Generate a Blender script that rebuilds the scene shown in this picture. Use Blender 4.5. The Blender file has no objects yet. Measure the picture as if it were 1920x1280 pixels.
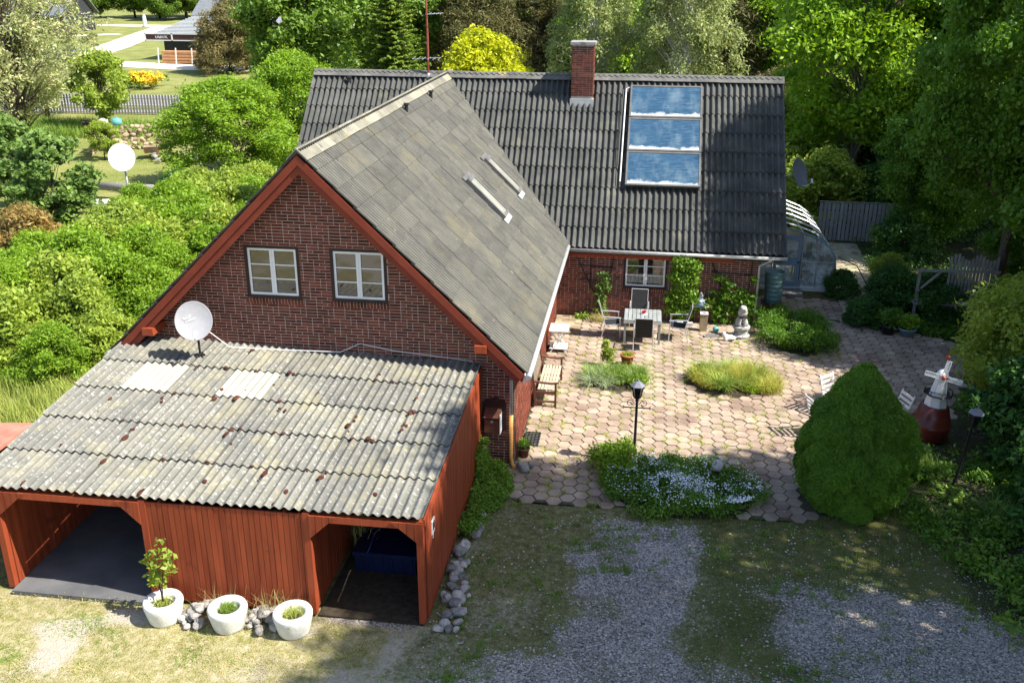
import bpy, bmesh, math, random
import numpy as np
from mathutils import Matrix, Vector

sc = bpy.context.scene
COL = sc.collection

# ------------------------------------------------------------------ camera
def camera():
    yaw, pitch, roll = 0.1339, 0.3718, 0.0035
    f = Vector((-math.sin(yaw) * math.cos(pitch), math.cos(yaw) * math.cos(pitch), -math.sin(pitch)))
    r = Vector((math.cos(yaw), math.sin(yaw), 0)); u = r.cross(f)
    r2 = r * math.cos(roll) + u * math.sin(roll); u2 = -r * math.sin(roll) + u * math.cos(roll)
    cd = bpy.data.cameras.new('camera'); co = bpy.data.objects.new('camera', cd); COL.objects.link(co)
    M = Matrix(((r2.x, u2.x, -f.x), (r2.y, u2.y, -f.y), (r2.z, u2.z, -f.z))).to_4x4()
    M.translation = (6.590, -18.328, 10.046); co.matrix_world = M
    cd.sensor_width = 36; cd.lens = 36 * 1807.13 / 1920; cd.clip_end = 1500; cd.clip_start = 0.1
    sc.camera = co
camera()

# ------------------------------------------------------------------ sky, sun, exposure
SUN = Vector((0.63, -0.115, 0.77)).normalized()          # towards the sun
w = bpy.data.worlds.new('World'); sc.world = w; w.use_nodes = True
nt = w.node_tree; nt.nodes.clear()
out = nt.nodes.new('ShaderNodeOutputWorld'); bg = nt.nodes.new('ShaderNodeBackground')
sky = nt.nodes.new('ShaderNodeTexSky'); sky.sky_type = 'NISHITA'; sky.sun_disc = False
sky.sun_elevation = math.asin(SUN.z); sky.sun_rotation = math.atan2(SUN.x, SUN.y)
sky.air_density = 1.0; sky.dust_density = 1.0
bg.inputs['Strength'].default_value = 0.12
nt.links.new(sky.outputs[0], bg.inputs[0]); nt.links.new(bg.outputs[0], out.inputs[0])
sl = bpy.data.lights.new('sun', 'SUN'); sl.energy = 5.0; sl.angle = math.radians(0.55); sl.color = (1.0, 0.95, 0.86)
so = bpy.data.objects.new('sun', sl); COL.objects.link(so)
so.rotation_euler = SUN.to_track_quat('Z', 'Y').to_euler(); so.location = (30, -6, 40)
sc.view_settings.view_transform = 'Standard'; sc.view_settings.look = 'None'
sc.view_settings.exposure = 1.1; sc.view_settings.gamma = 1.0
try: sc.view_settings.use_curve_mapping = False
except Exception: pass
sc.cycles.use_denoising = True
sc.cycles.max_bounces = 6; sc.cycles.diffuse_bounces = 3; sc.cycles.glossy_bounces = 3
sc.cycles.transmission_bounces = 4; sc.cycles.transparent_max_bounces = 6
sc.cycles.caustics_reflective = False; sc.cycles.caustics_refractive = False

# ------------------------------------------------------------------ materials
MATS = {}
def _base(name):
    m = bpy.data.materials.new(name); m.use_nodes = True
    return m, m.node_tree, m.node_tree.nodes['Principled BSDF']
def rgb(c): return (c[0], c[1], c[2], 1)
def N(nt, t, **kw):
    n = nt.nodes.new(t)
    for k, v in kw.items(): setattr(n, k, v)
    return n
def rnd_value(nt):
    oi = N(nt, 'ShaderNodeObjectInfo'); ge = N(nt, 'ShaderNodeNewGeometry')
    a = N(nt, 'ShaderNodeMath', operation='ADD'); nt.links.new(oi.outputs['Random'], a.inputs[0]); nt.links.new(ge.outputs['Random Per Island'], a.inputs[1])
    f = N(nt, 'ShaderNodeMath', operation='FRACT'); nt.links.new(a.outputs[0], f.inputs[0])
    return f.outputs[0], ge
def noise(nt, vec, scale, detail=4, rough=.55):
    n = N(nt, 'ShaderNodeTexNoise'); n.inputs['Scale'].default_value = scale; n.inputs['Detail'].default_value = detail; n.inputs['Roughness'].default_value = rough
    nt.links.new(vec, n.inputs['Vector']); return n.outputs['Fac']
def ramp(nt, fac, stops):
    r = N(nt, 'ShaderNodeValToRGB'); e = r.color_ramp.elements
    while len(e) < len(stops): e.new(0.5)
    for el, (p, c) in zip(e, stops): el.position = p; el.color = rgb(c) if len(c) == 3 else c
    nt.links.new(fac, r.inputs[0]); return r.outputs[0]
def mix(nt, fac, a, b):
    m = N(nt, 'ShaderNodeMix', data_type='RGBA')
    if isinstance(fac, (int, float)): m.inputs[0].default_value = fac
    else: nt.links.new(fac, m.inputs[0])
    for s, i in ((a, 6), (b, 7)):
        if isinstance(s, tuple): m.inputs[i].default_value = rgb(s)
        else: nt.links.new(s, m.inputs[i])
    return m.outputs[2]
def bumpn(nt, h, strength, dist=.01):
    b = N(nt, 'ShaderNodeBump'); b.inputs['Strength'].default_value = strength; b.inputs['Distance'].default_value = dist
    nt.links.new(h, b.inputs['Height']); return b.outputs[0]
def surf(name, c1, c2, scale=3., rough=.8, bump=.3, bscale=60., rnd=.12, spec=.3, metal=0., spots=None, stretch=None, dist=.01, tint=None, crest=None):
    """noise mix of two colours, value varied per piece, fine relief; spots = (colour, scale, threshold)"""
    m, nt, p = _base(name); r, ge = rnd_value(nt)
    vec = ge.outputs['Position']
    if stretch:
        mp = N(nt, 'ShaderNodeMapping'); mp.inputs['Scale'].default_value = stretch; nt.links.new(vec, mp.inputs[0]); svec = mp.outputs[0]
    else: svec = vec
    c = ramp(nt, noise(nt, svec, scale, 6, .6), [(.35, c1), (.65, c2)])
    if tint:
        pw = N(nt, 'ShaderNodeMath', operation='POWER'); pw.inputs[1].default_value = 1.6; nt.links.new(r, pw.inputs[0]); ml = N(nt, 'ShaderNodeMath', operation='MULTIPLY'); ml.inputs[1].default_value = .36; nt.links.new(pw.outputs[0], ml.inputs[0]); c = mix(nt, ml.outputs[0], c, tint)
    for sp in (spots or []):
        f = ramp(nt, noise(nt, vec, sp[1], 5, .6), [(sp[2], (0, 0, 0)), (min(sp[2] + (sp[3] if len(sp) > 3 else .07), 1), (1, 1, 1))])
        c = mix(nt, f, c, sp[0])
    if crest:   # corrugated crests painted paler, wave shading put into the colour: (colour, wave pitch, amount)
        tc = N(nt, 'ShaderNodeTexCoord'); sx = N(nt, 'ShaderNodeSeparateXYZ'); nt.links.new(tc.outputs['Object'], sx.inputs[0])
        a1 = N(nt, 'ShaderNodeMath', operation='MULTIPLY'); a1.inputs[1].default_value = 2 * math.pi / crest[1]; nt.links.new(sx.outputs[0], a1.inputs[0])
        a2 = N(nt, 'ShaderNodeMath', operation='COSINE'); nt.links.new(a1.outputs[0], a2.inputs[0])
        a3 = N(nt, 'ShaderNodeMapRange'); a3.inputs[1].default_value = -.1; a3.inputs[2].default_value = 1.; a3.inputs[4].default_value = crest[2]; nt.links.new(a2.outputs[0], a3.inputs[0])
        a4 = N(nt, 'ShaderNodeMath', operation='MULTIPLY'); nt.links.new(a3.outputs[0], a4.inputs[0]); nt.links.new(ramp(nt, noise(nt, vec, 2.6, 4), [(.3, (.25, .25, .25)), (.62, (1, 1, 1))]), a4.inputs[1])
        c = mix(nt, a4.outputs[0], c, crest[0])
    hs = N(nt, 'ShaderNodeHueSaturation'); mr = N(nt, 'ShaderNodeMapRange'); mr.inputs[3].default_value = 1 - rnd; mr.inputs[4].default_value = 1 + rnd
    nt.links.new(r, mr.inputs[0]); nt.links.new(mr.outputs[0], hs.inputs['Value']); nt.links.new(c, hs.inputs['Color'])
    nt.links.new(hs.outputs[0], p.inputs['Base Color'])
    p.inputs['Roughness'].default_value = rough; p.inputs['Specular IOR Level'].default_value = spec; p.inputs['Metallic'].default_value = metal
    if bump: nt.links.new(bumpn(nt, noise(nt, svec, bscale, 3), bump, dist), p.inputs['Normal'])
    MATS[name] = m; return m
LG = 1.8
def leaf(name, c1, c2, trans=.35, rough=.5, dry=None):
    m, nt, p = _base(name); r, ge = rnd_value(nt); c1, c2 = tuple(q * LG for q in c1), tuple(q * LG for q in c2)
    c = ramp(nt, r, [(0., c1), (1., c2)])
    lo = ramp(nt, noise(nt, ge.outputs['Position'], 1.1, 3), [(.3, (.72, .75, .7)), (.7, (1.2, 1.15, 1.1))])
    mu = N(nt, 'ShaderNodeMix', data_type='RGBA', blend_type='MULTIPLY'); mu.inputs[0].default_value = 1
    nt.links.new(c, mu.inputs[6]); nt.links.new(lo, mu.inputs[7]); c = mu.outputs[2]
    if dry:
        f = ramp(nt, noise(nt, ge.outputs['Position'], 2.3, 2), [(.52, (0, 0, 0)), (.62, (1, 1, 1))]); c = mix(nt, f, c, dry)
    nt.links.new(c, p.inputs['Base Color']); p.inputs['Roughness'].default_value = rough; p.inputs['Specular IOR Level'].default_value = .35
    t = N(nt, 'ShaderNodeBsdfTranslucent'); ms = N(nt, 'ShaderNodeMixShader'); ms.inputs[0].default_value = trans
    hs = N(nt, 'ShaderNodeHueSaturation'); hs.inputs['Value'].default_value = 1.25; hs.inputs['Saturation'].default_value = 1.05; hs.inputs['Hue'].default_value = .49
    nt.links.new(c, hs.inputs['Color']); nt.links.new(hs.outputs[0], t.inputs['Color'])
    o = nt.nodes['Material Output']; nt.links.new(p.outputs[0], ms.inputs[1]); nt.links.new(t.outputs[0], ms.inputs[2]); nt.links.new(ms.outputs[0], o.inputs[0])
    MATS[name] = m; return m
def plain(name, c, rough=.5, metal=0., spec=.5, rnd=.0):
    return surf(name, tuple(x * .9 for x in c), tuple(min(1, x * 1.1) for x in c), 6, rough, .05, 90, rnd, spec, metal)
def glassy(name, tint, rough=.03, ior=1.9):
    m, nt, p = _base(name); p.inputs['Base Color'].default_value = rgb(tint); p.inputs['Roughness'].default_value = rough
    p.inputs['IOR'].default_value = ior; p.inputs['Specular IOR Level'].default_value = .6; MATS[name] = m; return m
def clearglass(name, alpha=.3, tint=(.8, .85, .85), lo=None, hi=None):
    m, nt, p = _base(name); nt.nodes.remove(p); o = nt.nodes['Material Output']
    tr = N(nt, 'ShaderNodeBsdfTransparent'); gl = N(nt, 'ShaderNodeBsdfGlossy'); df = N(nt, 'ShaderNodeBsdfDiffuse')
    gl.inputs['Roughness'].default_value = .05; df.inputs['Color'].default_value = rgb(tint); tr.inputs['Color'].default_value = (.92, .95, .94, 1)
    fr = N(nt, 'ShaderNodeFresnel'); fr.inputs[0].default_value = 1.5
    ge = N(nt, 'ShaderNodeNewGeometry'); f = ramp(nt, noise(nt, ge.outputs['Position'], 2.2, 5, .65), [(.42, (lo or alpha * .25,) * 3), (.62, (hi or alpha * 2.2,) * 3)])
    a = N(nt, 'ShaderNodeMixShader'); nt.links.new(f, a.inputs[0]); nt.links.new(tr.outputs[0], a.inputs[1]); nt.links.new(df.outputs[0], a.inputs[2])
    b = N(nt, 'ShaderNodeMixShader'); nt.links.new(fr.outputs[0], b.inputs[0]); nt.links.new(a.outputs[0], b.inputs[1]); nt.links.new(gl.outputs[0], b.inputs[2])
    nt.links.new(b.outputs[0], o.inputs[0]); MATS[name] = m; return m

surf('brick', (.115, .030, .019), (.185, .052, .031), 9, .85, .5, 90, .42, .2, spots=[((.055, .022, .02), 5, .62), ((.24, .11, .075), 1.1, .60, .2)])
surf('mortar', (.41, .355, .305), (.53, .465, .40), 5, .95, .5, 80, .05)
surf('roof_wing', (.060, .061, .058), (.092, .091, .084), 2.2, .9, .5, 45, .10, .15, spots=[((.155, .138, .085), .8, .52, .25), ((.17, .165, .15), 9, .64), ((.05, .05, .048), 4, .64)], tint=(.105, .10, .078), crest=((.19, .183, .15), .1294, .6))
surf('roof_main', (.058, .060, .056), (.098, .098, .09), 1.7, .85, .4, 50, .12, .2, spots=[((.15, .145, .105), 1.6, .58, .2), ((.24, .24, .23), 12, .70)])
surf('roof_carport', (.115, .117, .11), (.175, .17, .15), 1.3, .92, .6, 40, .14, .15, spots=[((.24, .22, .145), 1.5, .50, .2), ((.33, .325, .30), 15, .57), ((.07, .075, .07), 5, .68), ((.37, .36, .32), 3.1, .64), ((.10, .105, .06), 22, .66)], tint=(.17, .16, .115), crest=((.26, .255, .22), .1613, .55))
surf('roof_pale', (.36, .34, .265), (.46, .43, .34), 3, .9, .3, 40, .03, .15, spots=[((.4, .37, .28), 8, .68)])
surf('ridge_tile', (.17, .163, .135), (.26, .243, .185), 2.5, .9, .4, 40, .2, .15, spots=[((.30, .25, .11), 3.5, .6), ((.09, .09, .085), 4, .62)])
surf('ridge_grey', (.10, .10, .095), (.17, .165, .15), 2.5, .9, .4, 40, .12, .15, spots=[((.40, .31, .12), 1.3, .63)])
surf('red_paint', (.25, .045, .016), (.31, .06, .022), 2.5, .62, .25, 60, .07, .3, stretch=(6, 6, .6))
surf('red_wood', (.20, .036, .013), (.29, .06, .022), 1.8, .7, .4, 50, .13, .25, spots=[((.33, .12, .075), 6, .67, .12), ((.10, .02, .012), 2.2, .62, .15)], stretch=(5, 5, .5))
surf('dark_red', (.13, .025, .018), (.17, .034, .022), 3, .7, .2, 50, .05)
surf('moss_dark', (.055, .018, .012), (.10, .03, .018), 20, .95, .8, 90, .3)
surf('concrete', (.23, .225, .215), (.32, .31, .295), 1.2, .9, .4, 50, .05, spots=[((.14, .14, .14), 2, .62)])
surf('white_paint', (.72, .72, .72), (.8, .8, .79), 4, .45, .05, 60, .03)
surf('white_rough', (.60, .59, .56), (.74, .73, .70), 6, .85, .6, 30, .06, spots=[((.40, .37, .31), 5, .62), ((.28, .27, .22), 14, .68)])
surf('casing_dark', (.022, .010, .010), (.035, .016, .014), 4, .5, .1, 60, .05)
surf('black_metal', (.012, .012, .013), (.022, .022, .022), 9, .5, .1, 80, .05)
surf('dark_deck', (.02, .018, .016), (.035, .03, .028), 5, .95, 0, 60, 0)
surf('zinc', (.42, .43, .42), (.56, .56, .54), 7, .5, .1, 50, .05, metal=.3)
surf('alu', (.55, .56, .57), (.66, .67, .68), 9, .38, .03, 60, .04, metal=.6)
surf('paver', (.30, .225, .17), (.41, .32, .245), 2.6, .92, .5, 70, .19, .15, spots=[((.25, .175, .135), .9, .50, .15), ((.16, .15, .08), .7, .60, .15), ((.30, .26, .21), 4, .64), ((.56, .50, .42), 11, .66)])
surf('joint', (.05, .052, .028), (.10, .09, .055), 4, 1, .6, 60, 0, spots=[((.06, .10, .02), 1.2, .60)])
surf('stone', (.19, .18, .17), (.36, .335, .31), 9, .9, .6, 40, .42, spots=[((.36, .27, .22), 2.2, .62), ((.5, .48, .45), 12, .66)])
surf('stone_tan', (.24, .18, .11), (.42, .33, .22), 3, .9, .5, 30, .42)
surf('barge_red', (.17, .030, .014), (.215, .04, .018), 2.5, .65, .25, 60, .06, .3)
surf('skylight_pane', (.25, .25, .215), (.33, .33, .28), 3, .2, .05, 40, .04, .5)  # pale base colour stands in for sky reflected in the glass
surf('lead', (.10, .10, .097), (.15, .15, .143), 4, .6, .2, 40, .05)
surf('mossy', (.06, .075, .045), (.12, .13, .09), 12, .9, .5, 50, .05)
surf('stone_grey', (.30, .30, .29), (.48, .47, .45), 12, .9, .7, 50, .05, spots=[((.10, .10, .095), 9, .58)])
surf('terracotta', (.36, .12, .045), (.44, .16, .065), 6, .8, .2, 50, .03)
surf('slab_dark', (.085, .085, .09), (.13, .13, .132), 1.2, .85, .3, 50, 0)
surf('path', (.30, .255, .17), (.42, .37, .26), 3, .95, .6, 40, 0, spots=[((.12, .10, .05), 3.5, .56), ((.16, .20, .05), 1.7, .6)])
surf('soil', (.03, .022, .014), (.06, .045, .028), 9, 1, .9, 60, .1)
surf('bark', (.06, .045, .032), (.12, .095, .07), 4, .95, .9, 25, .1, stretch=(3, 3, .6), dist=.03)
surf('bark_pale', (.22, .19, .15), (.34, .31, .26), 3, .9, .7, 25, .1, stretch=(3, 3, .8), dist=.03)
surf('bark_birch', (.55, .53, .5), (.68, .66, .62), 3, .8, .5, 25, .05, spots=[((.06, .05, .05), 6, .62)])
surf('twig_dead', (.42, .37, .31), (.58, .53, .46), 5, .9, .4, 30, .1)
surf('wood_grey', (.20, .19, .175), (.30, .285, .26), 3, .9, .5, 40, .12, stretch=(4, 4, .5))
surf('wood_slat', (.36, .33, .25), (.47, .43, .33), 4, .85, .4, 60, .1, stretch=(5, .8, 5))
surf('wood_brown', (.10, .038, .022), (.15, .06, .036), 4, .65, .3, 60, .08)
surf('wood_orange', (.42, .20, .09), (.55, .29, .14), 3, .8, .3, 50, .12)
surf('fabric_dark', (.018, .019, .02), (.028, .029, .03), 30, .8, .3, 300, .05)
surf('table_grey', (.22, .235, .23), (.30, .315, .305), 4, .7, .3, 60, .1, stretch=(5, .6, 5))
surf('mill_red', (.10, .016, .010), (.15, .025, .014), 4, .3, .1, 40, .03, spec=.5)
surf('barrel', (.13, .22, .225), (.17, .27, .27), 5, .5, .1, 60, .03)
surf('fence_grey', (.24, .25, .26), (.33, .34, .345), 2.5, .85, .4, 50, .12, stretch=(5, 5, .4))
surf('blue_paint', (.20, .29, .40), (.25, .34, .45), 4, .5, .05, 60, .03)
surf('blue_plastic', (.004, .009, .04), (.006, .013, .055), 4, .4, .05, 60, .05)
surf('dark_house', (.022, .024, .027), (.035, .037, .04), 3, .7, .2, 40, .08)
surf('tile_grey', (.13, .14, .15), (.18, .19, .20), 2, .6, .2, 40, .08)
surf('sign_brown', (.06, .022, .02), (.08, .03, .028), 3, .5, 0, 40, .0)
surf('asphalt', (.22, .22, .23), (.28, .28, .285), 8, .9, .3, 60, 0)
surf('sand', (.52, .47, .38), (.66, .60, .50), .8, .95, .3, 20, 0, spots=[((.30, .27, .14), .45, .62)])
surf('plaster', (.62, .60, .56), (.72, .70, .66), 3, .85, .2, 40, .03)
surf('flower_white', (.78, .80, .84), (.86, .87, .9), 8, .7, 0, 40, .06)
surf('flower_yellow', (.72, .46, .02), (.85, .58, .04), 8, .7, 0, 40, .1)
surf('dish_grey', (.27, .27, .285), (.32, .32, .335), 5, .45, .03, 50, .02)
surf('dish_white', (.74, .74, .74), (.80, .80, .80), 5, .5, .03, 50, .02)
surf('dish_slate', (.15, .155, .19), (.19, .195, .235), 5, .5, .03, 50, .02)
surf('orange_pipe', (.58, .26, .06), (.66, .32, .09), 5, .45, .03, 50, .02)
surf('rust', (.20, .05, .03), (.28, .08, .045), 9, .8, .3, 50, .05)
surf('gravel', (.25, .21, .185), (.54, .475, .42), 30, .9, .5, 60, .45)
plain('red_gloss', (.45, .03, .02), .25); plain('grey_plastic', (.62, .63, .64), .5); plain('car_blue', (.03, .10, .26), .25)
plain('rubber', (.02, .02, .02), .8); plain('turquoise', (.12, .38, .36), .15); plain('black_plastic', (.015, .015, .016), .5); plain('iron_mat', (.09, .09, .095), .7)
glassy('pane', (.025, .022, .018)); glassy('pane_dark', (.01, .012, .015), .04, 1.6)
clearglass('glass_clear'); clearglass('glass_dirty', .62, (.66, .70, .68), .38, .92)

leaf('leaf_bright', (.105, .20, .012), (.18, .27, .02), .42)
leaf('leaf_hedge', (.095, .175, .012), (.155, .235, .020), .42)
leaf('leaf_hedge2', (.125, .19, .022), (.205, .25, .042), .42)
leaf('leaf_mid', (.062, .12, .016), (.115, .18, .024), .38)
leaf('leaf_dark', (.045, .105, .010), (.085, .165, .016), .42)
leaf('leaf_deep', (.020, .060, .010), (.038, .095, .014), .25)
leaf('leaf_yellow', (.24, .28, .012), (.34, .35, .02), .42)
leaf('leaf_birch', (.12, .155, .045), (.20, .225, .08), .36)
leaf('leaf_blossom', (.12, .16, .03), (.30, .29, .17), .36)
leaf('leaf_maple', (.065, .12, .024), (.12, .18, .045), .38)
leaf('leaf_brown', (.12, .11, .03), (.24, .15, .05), .34)
leaf('needle_brown', (.075, .07, .025), (.14, .115, .045), .2, .7)
leaf('needle_dark', (.055, .065, .020), (.11, .095, .035), .25, .7)
leaf('needle_spruce', (.055, .11, .012), (.13, .17, .015), .25, .6)
leaf('needle_cone', (.040, .095, .006), (.075, .155, .010), .3, .6)
leaf('leaf_ivy', (.07, .15, .012), (.14, .22, .03), .36)
leaf('grass_green', (.07, .13, .015), (.13, .19, .03), .3, .7)
leaf('grass_dry', (.20, .19, .07), (.33, .29, .13), .3, .8)
leaf('grass_olive', (.065, .085, .018), (.12, .125, .035), .3, .8)
leaf('grass_tall', (.15, .20, .03), (.29, .31, .09), .35, .7)
leaf('blade_lily', (.10, .17, .03), (.19, .25, .06), .35, .5)
leaf('blade_grey', (.15, .20, .11), (.26, .30, .19), .3, .6)
leaf('blade_yellow', (.19, .21, .035), (.30, .28, .06), .35, .6)

# ------------------------------------------------------------------ mesh helpers
ROOT = {}
def link(o): COL.objects.link(o); return o
def thing(name, label, cat, loc=(0, 0, 0), rotz=0., group=None):
    o = bpy.data.objects.new(name, None); link(o); o.location = loc; o.rotation_euler = (0, 0, rotz); o.empty_display_size = .2
    tag(o, label, cat, group); ROOT[o.name] = Vector(loc); return o
def tag(o, label, cat, group=None, kind=None):
    if label: o['label'] = label
    if cat: o['category'] = cat
    if group: o['group'] = group
    if kind: o['kind'] = kind
    return o
def struct(o): o['kind'] = 'structure'; return o
def stuff(o): o['kind'] = 'stuff'; return o
def np_mesh(name, V, F, mat, smooth=False):
    V = np.asarray(V, np.float32).reshape(-1, 3); F = np.asarray(F, np.int32); k = F.shape[1]
    me = bpy.data.meshes.new(name); me.vertices.add(len(V)); me.vertices.foreach_set('co', V.ravel())
    me.loops.add(F.size); me.loops.foreach_set('vertex_index', F.ravel())
    me.polygons.add(len(F)); me.polygons.foreach_set('loop_start', np.arange(0, F.size, k, dtype=np.int32))
    try: me.polygons.foreach_set('loop_total', np.full(len(F), k, np.int32))
    except Exception: pass
    me.materials.append(MATS[mat]); me.update(calc_edges=True)
    if smooth: me.polygons.foreach_set('use_smooth', np.ones(len(F), bool))
    return me
def put(name, me, parent=None, M=None, loc=None, rot=None, scale=None):
    o = bpy.data.objects.new(name, me); link(o)
    if parent: o.parent = parent
    if M is not None: o.matrix_local = M
    if loc is not None: o.location = loc
    if rot is not None: o.rotation_euler = rot
    if scale is not None: o.scale = scale
    return o
class MB:
    """collects simple solids; build() links them as one mesh"""
    def __init__(s): s.v = []; s.f = []
    def add(s, vs, fs):
        b = len(s.v); s.v += [tuple(q) for q in vs]; s.f += [tuple(i + b for i in q) for q in fs]; return s
    def box(s, x0, x1, y0, y1, z0, z1):
        vs = [(x, y, z) for z in (z0, z1) for y in (y0, y1) for x in (x0, x1)]
        return s.add(vs, [(0, 2, 3, 1), (4, 5, 7, 6), (0, 1, 5, 4), (2, 6, 7, 3), (0, 4, 6, 2), (1, 3, 7, 5)])
    def mbox(s, M, x0, x1, y0, y1, z0, z1):
        vs = [M @ Vector((x, y, z)) for z in (z0, z1) for y in (y0, y1) for x in (x0, x1)]
        return s.add(vs, [(0, 2, 3, 1), (4, 5, 7, 6), (0, 1, 5, 4), (2, 6, 7, 3), (0, 4, 6, 2), (1, 3, 7, 5)])
    def bar(s, a, b, w, h=None, up=(0, 0, 1)):
        h = h or w; a = Vector(a); b = Vector(b); d = (b - a).normalized(); u = Vector(up)
        if abs(d.dot(u)) > .98: u = Vector((1, 0, 0))
        r = d.cross(u).normalized(); u = r.cross(d)
        vs = [p + r * i * w / 2 + u * j * h / 2 for p in (a, b) for j in (-1, 1) for i in (-1, 1)]
        return s.add(vs, [(0, 1, 3, 2), (4, 6, 7, 5), (0, 4, 5, 1), (2, 3, 7, 6), (0, 2, 6, 4), (1, 5, 7, 3)])
    def prism(s, poly, y0, y1, plane='xz'):
        n = len(poly)
        if plane == 'xz': vs = [(a, y, b) for y in (y0, y1) for a, b in poly]
        elif plane == 'yz': vs = [(y, a, b) for y in (y0, y1) for a, b in poly]
        else: vs = [(a, b, y) for y in (y0, y1) for a, b in poly]
        fs = [tuple(range(n))[::-1], tuple(range(n, 2 * n))] + [(i, (i + 1) % n, (i + 1) % n + n, i + n) for i in range(n)]
        return s.add(vs, fs)
    def tube(s, pts, r, n=7, cap=True):
        pts = [Vector(p) for p in pts]; R = r if isinstance(r, (list, tuple)) else [r] * len(pts)
        u = None; rings = []
        for i, p in enumerate(pts):
            d = (pts[min(i + 1, len(pts) - 1)] - pts[max(i - 1, 0)]).normalized()
            if u is None:
                u = Vector((0, 0, 1)) if abs(d.z) < .9 else Vector((1, 0, 0))
            u = (u - d * u.dot(d)).normalized(); v = d.cross(u)
            rings.append([p + (u * math.cos(2 * math.pi * k / n) + v * math.sin(2 * math.pi * k / n)) * R[i] for k in range(n)])
        vs = [q for rg in rings for q in rg]; fs = []
        for i in range(len(pts) - 1):
            for k in range(n): fs.append((i * n + k, i * n + (k + 1) % n, (i + 1) * n + (k + 1) % n, (i + 1) * n + k))
        if cap: fs += [tuple(range(n))[::-1], tuple(range((len(pts) - 1) * n, len(pts) * n))]
        return s.add(vs, fs)
    def lathe(s, prof, n=20, c=(0, 0, 0), sx=1, sy=1, M=None):
        vs = []; fs = []
        for r, z in prof:
            for k in range(n):
                a = 2 * math.pi * k / n; q = Vector((r * math.cos(a) * sx, r * math.sin(a) * sy, z))
                q = M @ q if M is not None else q + Vector(c); vs.append(q)
        for i in range(len(prof) - 1):
            for k in range(n): fs.append((i * n + k, i * n + (k + 1) % n, (i + 1) * n + (k + 1) % n, (i + 1) * n + k))
        fs += [tuple(range(n))[::-1], tuple(range((len(prof) - 1) * n, len(prof) * n))]
        return s.add(vs, fs)
    def poly(s, pts): return s.add(pts, [tuple(range(len(pts)))])
    def mesh(s, name, mat, smooth=False, off=None):
        me = bpy.data.meshes.new(name); vs = s.v
        if off is not None: vs = [(a - off[0], b - off[1], c - off[2]) for a, b, c in vs]
        me.from_pydata(vs, [], s.f); me.materials.append(MATS[mat]); me.update()
        if smooth:
            me.polygons.foreach_set('use_smooth', [len(p.vertices) == 4 for p in me.polygons])
        return me
    def build(s, name, mat, parent=None, smooth=False, world=False, **kw):
        off = None
        if world and parent:
            q = parent
            while q.parent: q = q.parent
            off = ROOT[q.name]
        return put(name, s.mesh(name, mat, smooth, off), parent, **kw)

def frame_matrix(o, x, y, z):
    M = Matrix(((x[0], y[0], z[0], o[0]), (x[1], y[1], z[1], o[1]), (x[2], y[2], z[2], o[2]), (0, 0, 0, 1))); return M

# ------------------------------------------------------------------ foliage helpers
def unit(a): return a / np.maximum(np.linalg.norm(a, axis=1, keepdims=True), 1e-9)
def leaf_quads(C, Nn, S, rng, aspect=.5, droop=.15):
    n = len(C); Nn = unit(Nn); T = unit(np.cross(Nn, rng.normal(size=(n, 3)))); B = np.cross(Nn, T); S = np.asarray(S).reshape(-1, 1)
    V = np.stack([C + T * S - Nn * S * droop, C + B * S * aspect, C - T * S, C - B * S * aspect], 1)
    return V.reshape(-1, 3), np.arange(4 * n).reshape(-1, 4)
def clump_leaves(cen, rad, per, size, rng, up=.55, shell=.5, flat=.7, aspect=.5):
    cen = np.asarray(cen, float); rad = np.asarray(rad, float); k = len(cen)
    idx = np.repeat(np.arange(k), per); D = unit(rng.normal(size=(len(idx), 3)))
    D[:, 2] = np.where(rng.random(len(idx)) < .6, np.abs(D[:, 2]), D[:, 2])
    q = shell + (1 - shell) * rng.random(len(idx)) ** .6
    P = cen[idx] + D * (rad[idx] * q)[:, None] * np.array([1, 1, flat])
    P = P + rng.normal(size=P.shape) * (rad[idx] * .17)[:, None]
    Nn = D * .4 + np.array([0, 0, up]) + rng.normal(size=D.shape) * .8
    S = size * (.5 + .95 * rng.random(len(idx)) ** 1.3)
    return leaf_quads(P, Nn, S, rng, aspect)
def blades(P, L, W, rng, lean=.5, segs=3, curl=.6):
    """curved strips rising from P"""
    n = len(P); a = rng.random(n) * 2 * np.pi; dirh = np.stack([np.cos(a), np.sin(a), np.zeros(n)], 1); side = np.stack([-np.sin(a), np.cos(a), np.zeros(n)], 1)
    L = (np.asarray(L) * np.ones(n))[:, None]; ln = (lean * (.3 + .9 * rng.random(n)))[:, None]; rows = []
    for i in range(segs + 1):
        t = i / segs; w_ = W * (1 - t) ** .7 * (.5 + .5 * min(1, 4 * t + .3))
        c = P + dirh * L * ln * (t ** 1.5) + np.array([0, 0, 1.]) * L * (t - curl * ln * t * t)
        rows += [c - side * w_ / 2, c + side * w_ / 2]
    V = np.stack(rows, 1); k = 2 * (segs + 1); base = (np.arange(n) * k)[:, None]
    F = np.concatenate([base + np.array([[2 * i, 2 * i + 1, 2 * i + 3, 2 * i + 2]]) for i in range(segs)])
    return V.reshape(-1, 3), F
def cat(parts):
    V = []; F = []; b = 0
    for v, f in parts: V.append(v); F.append(f + b); b += len(v)
    return np.concatenate(V), np.concatenate(F)
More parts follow.
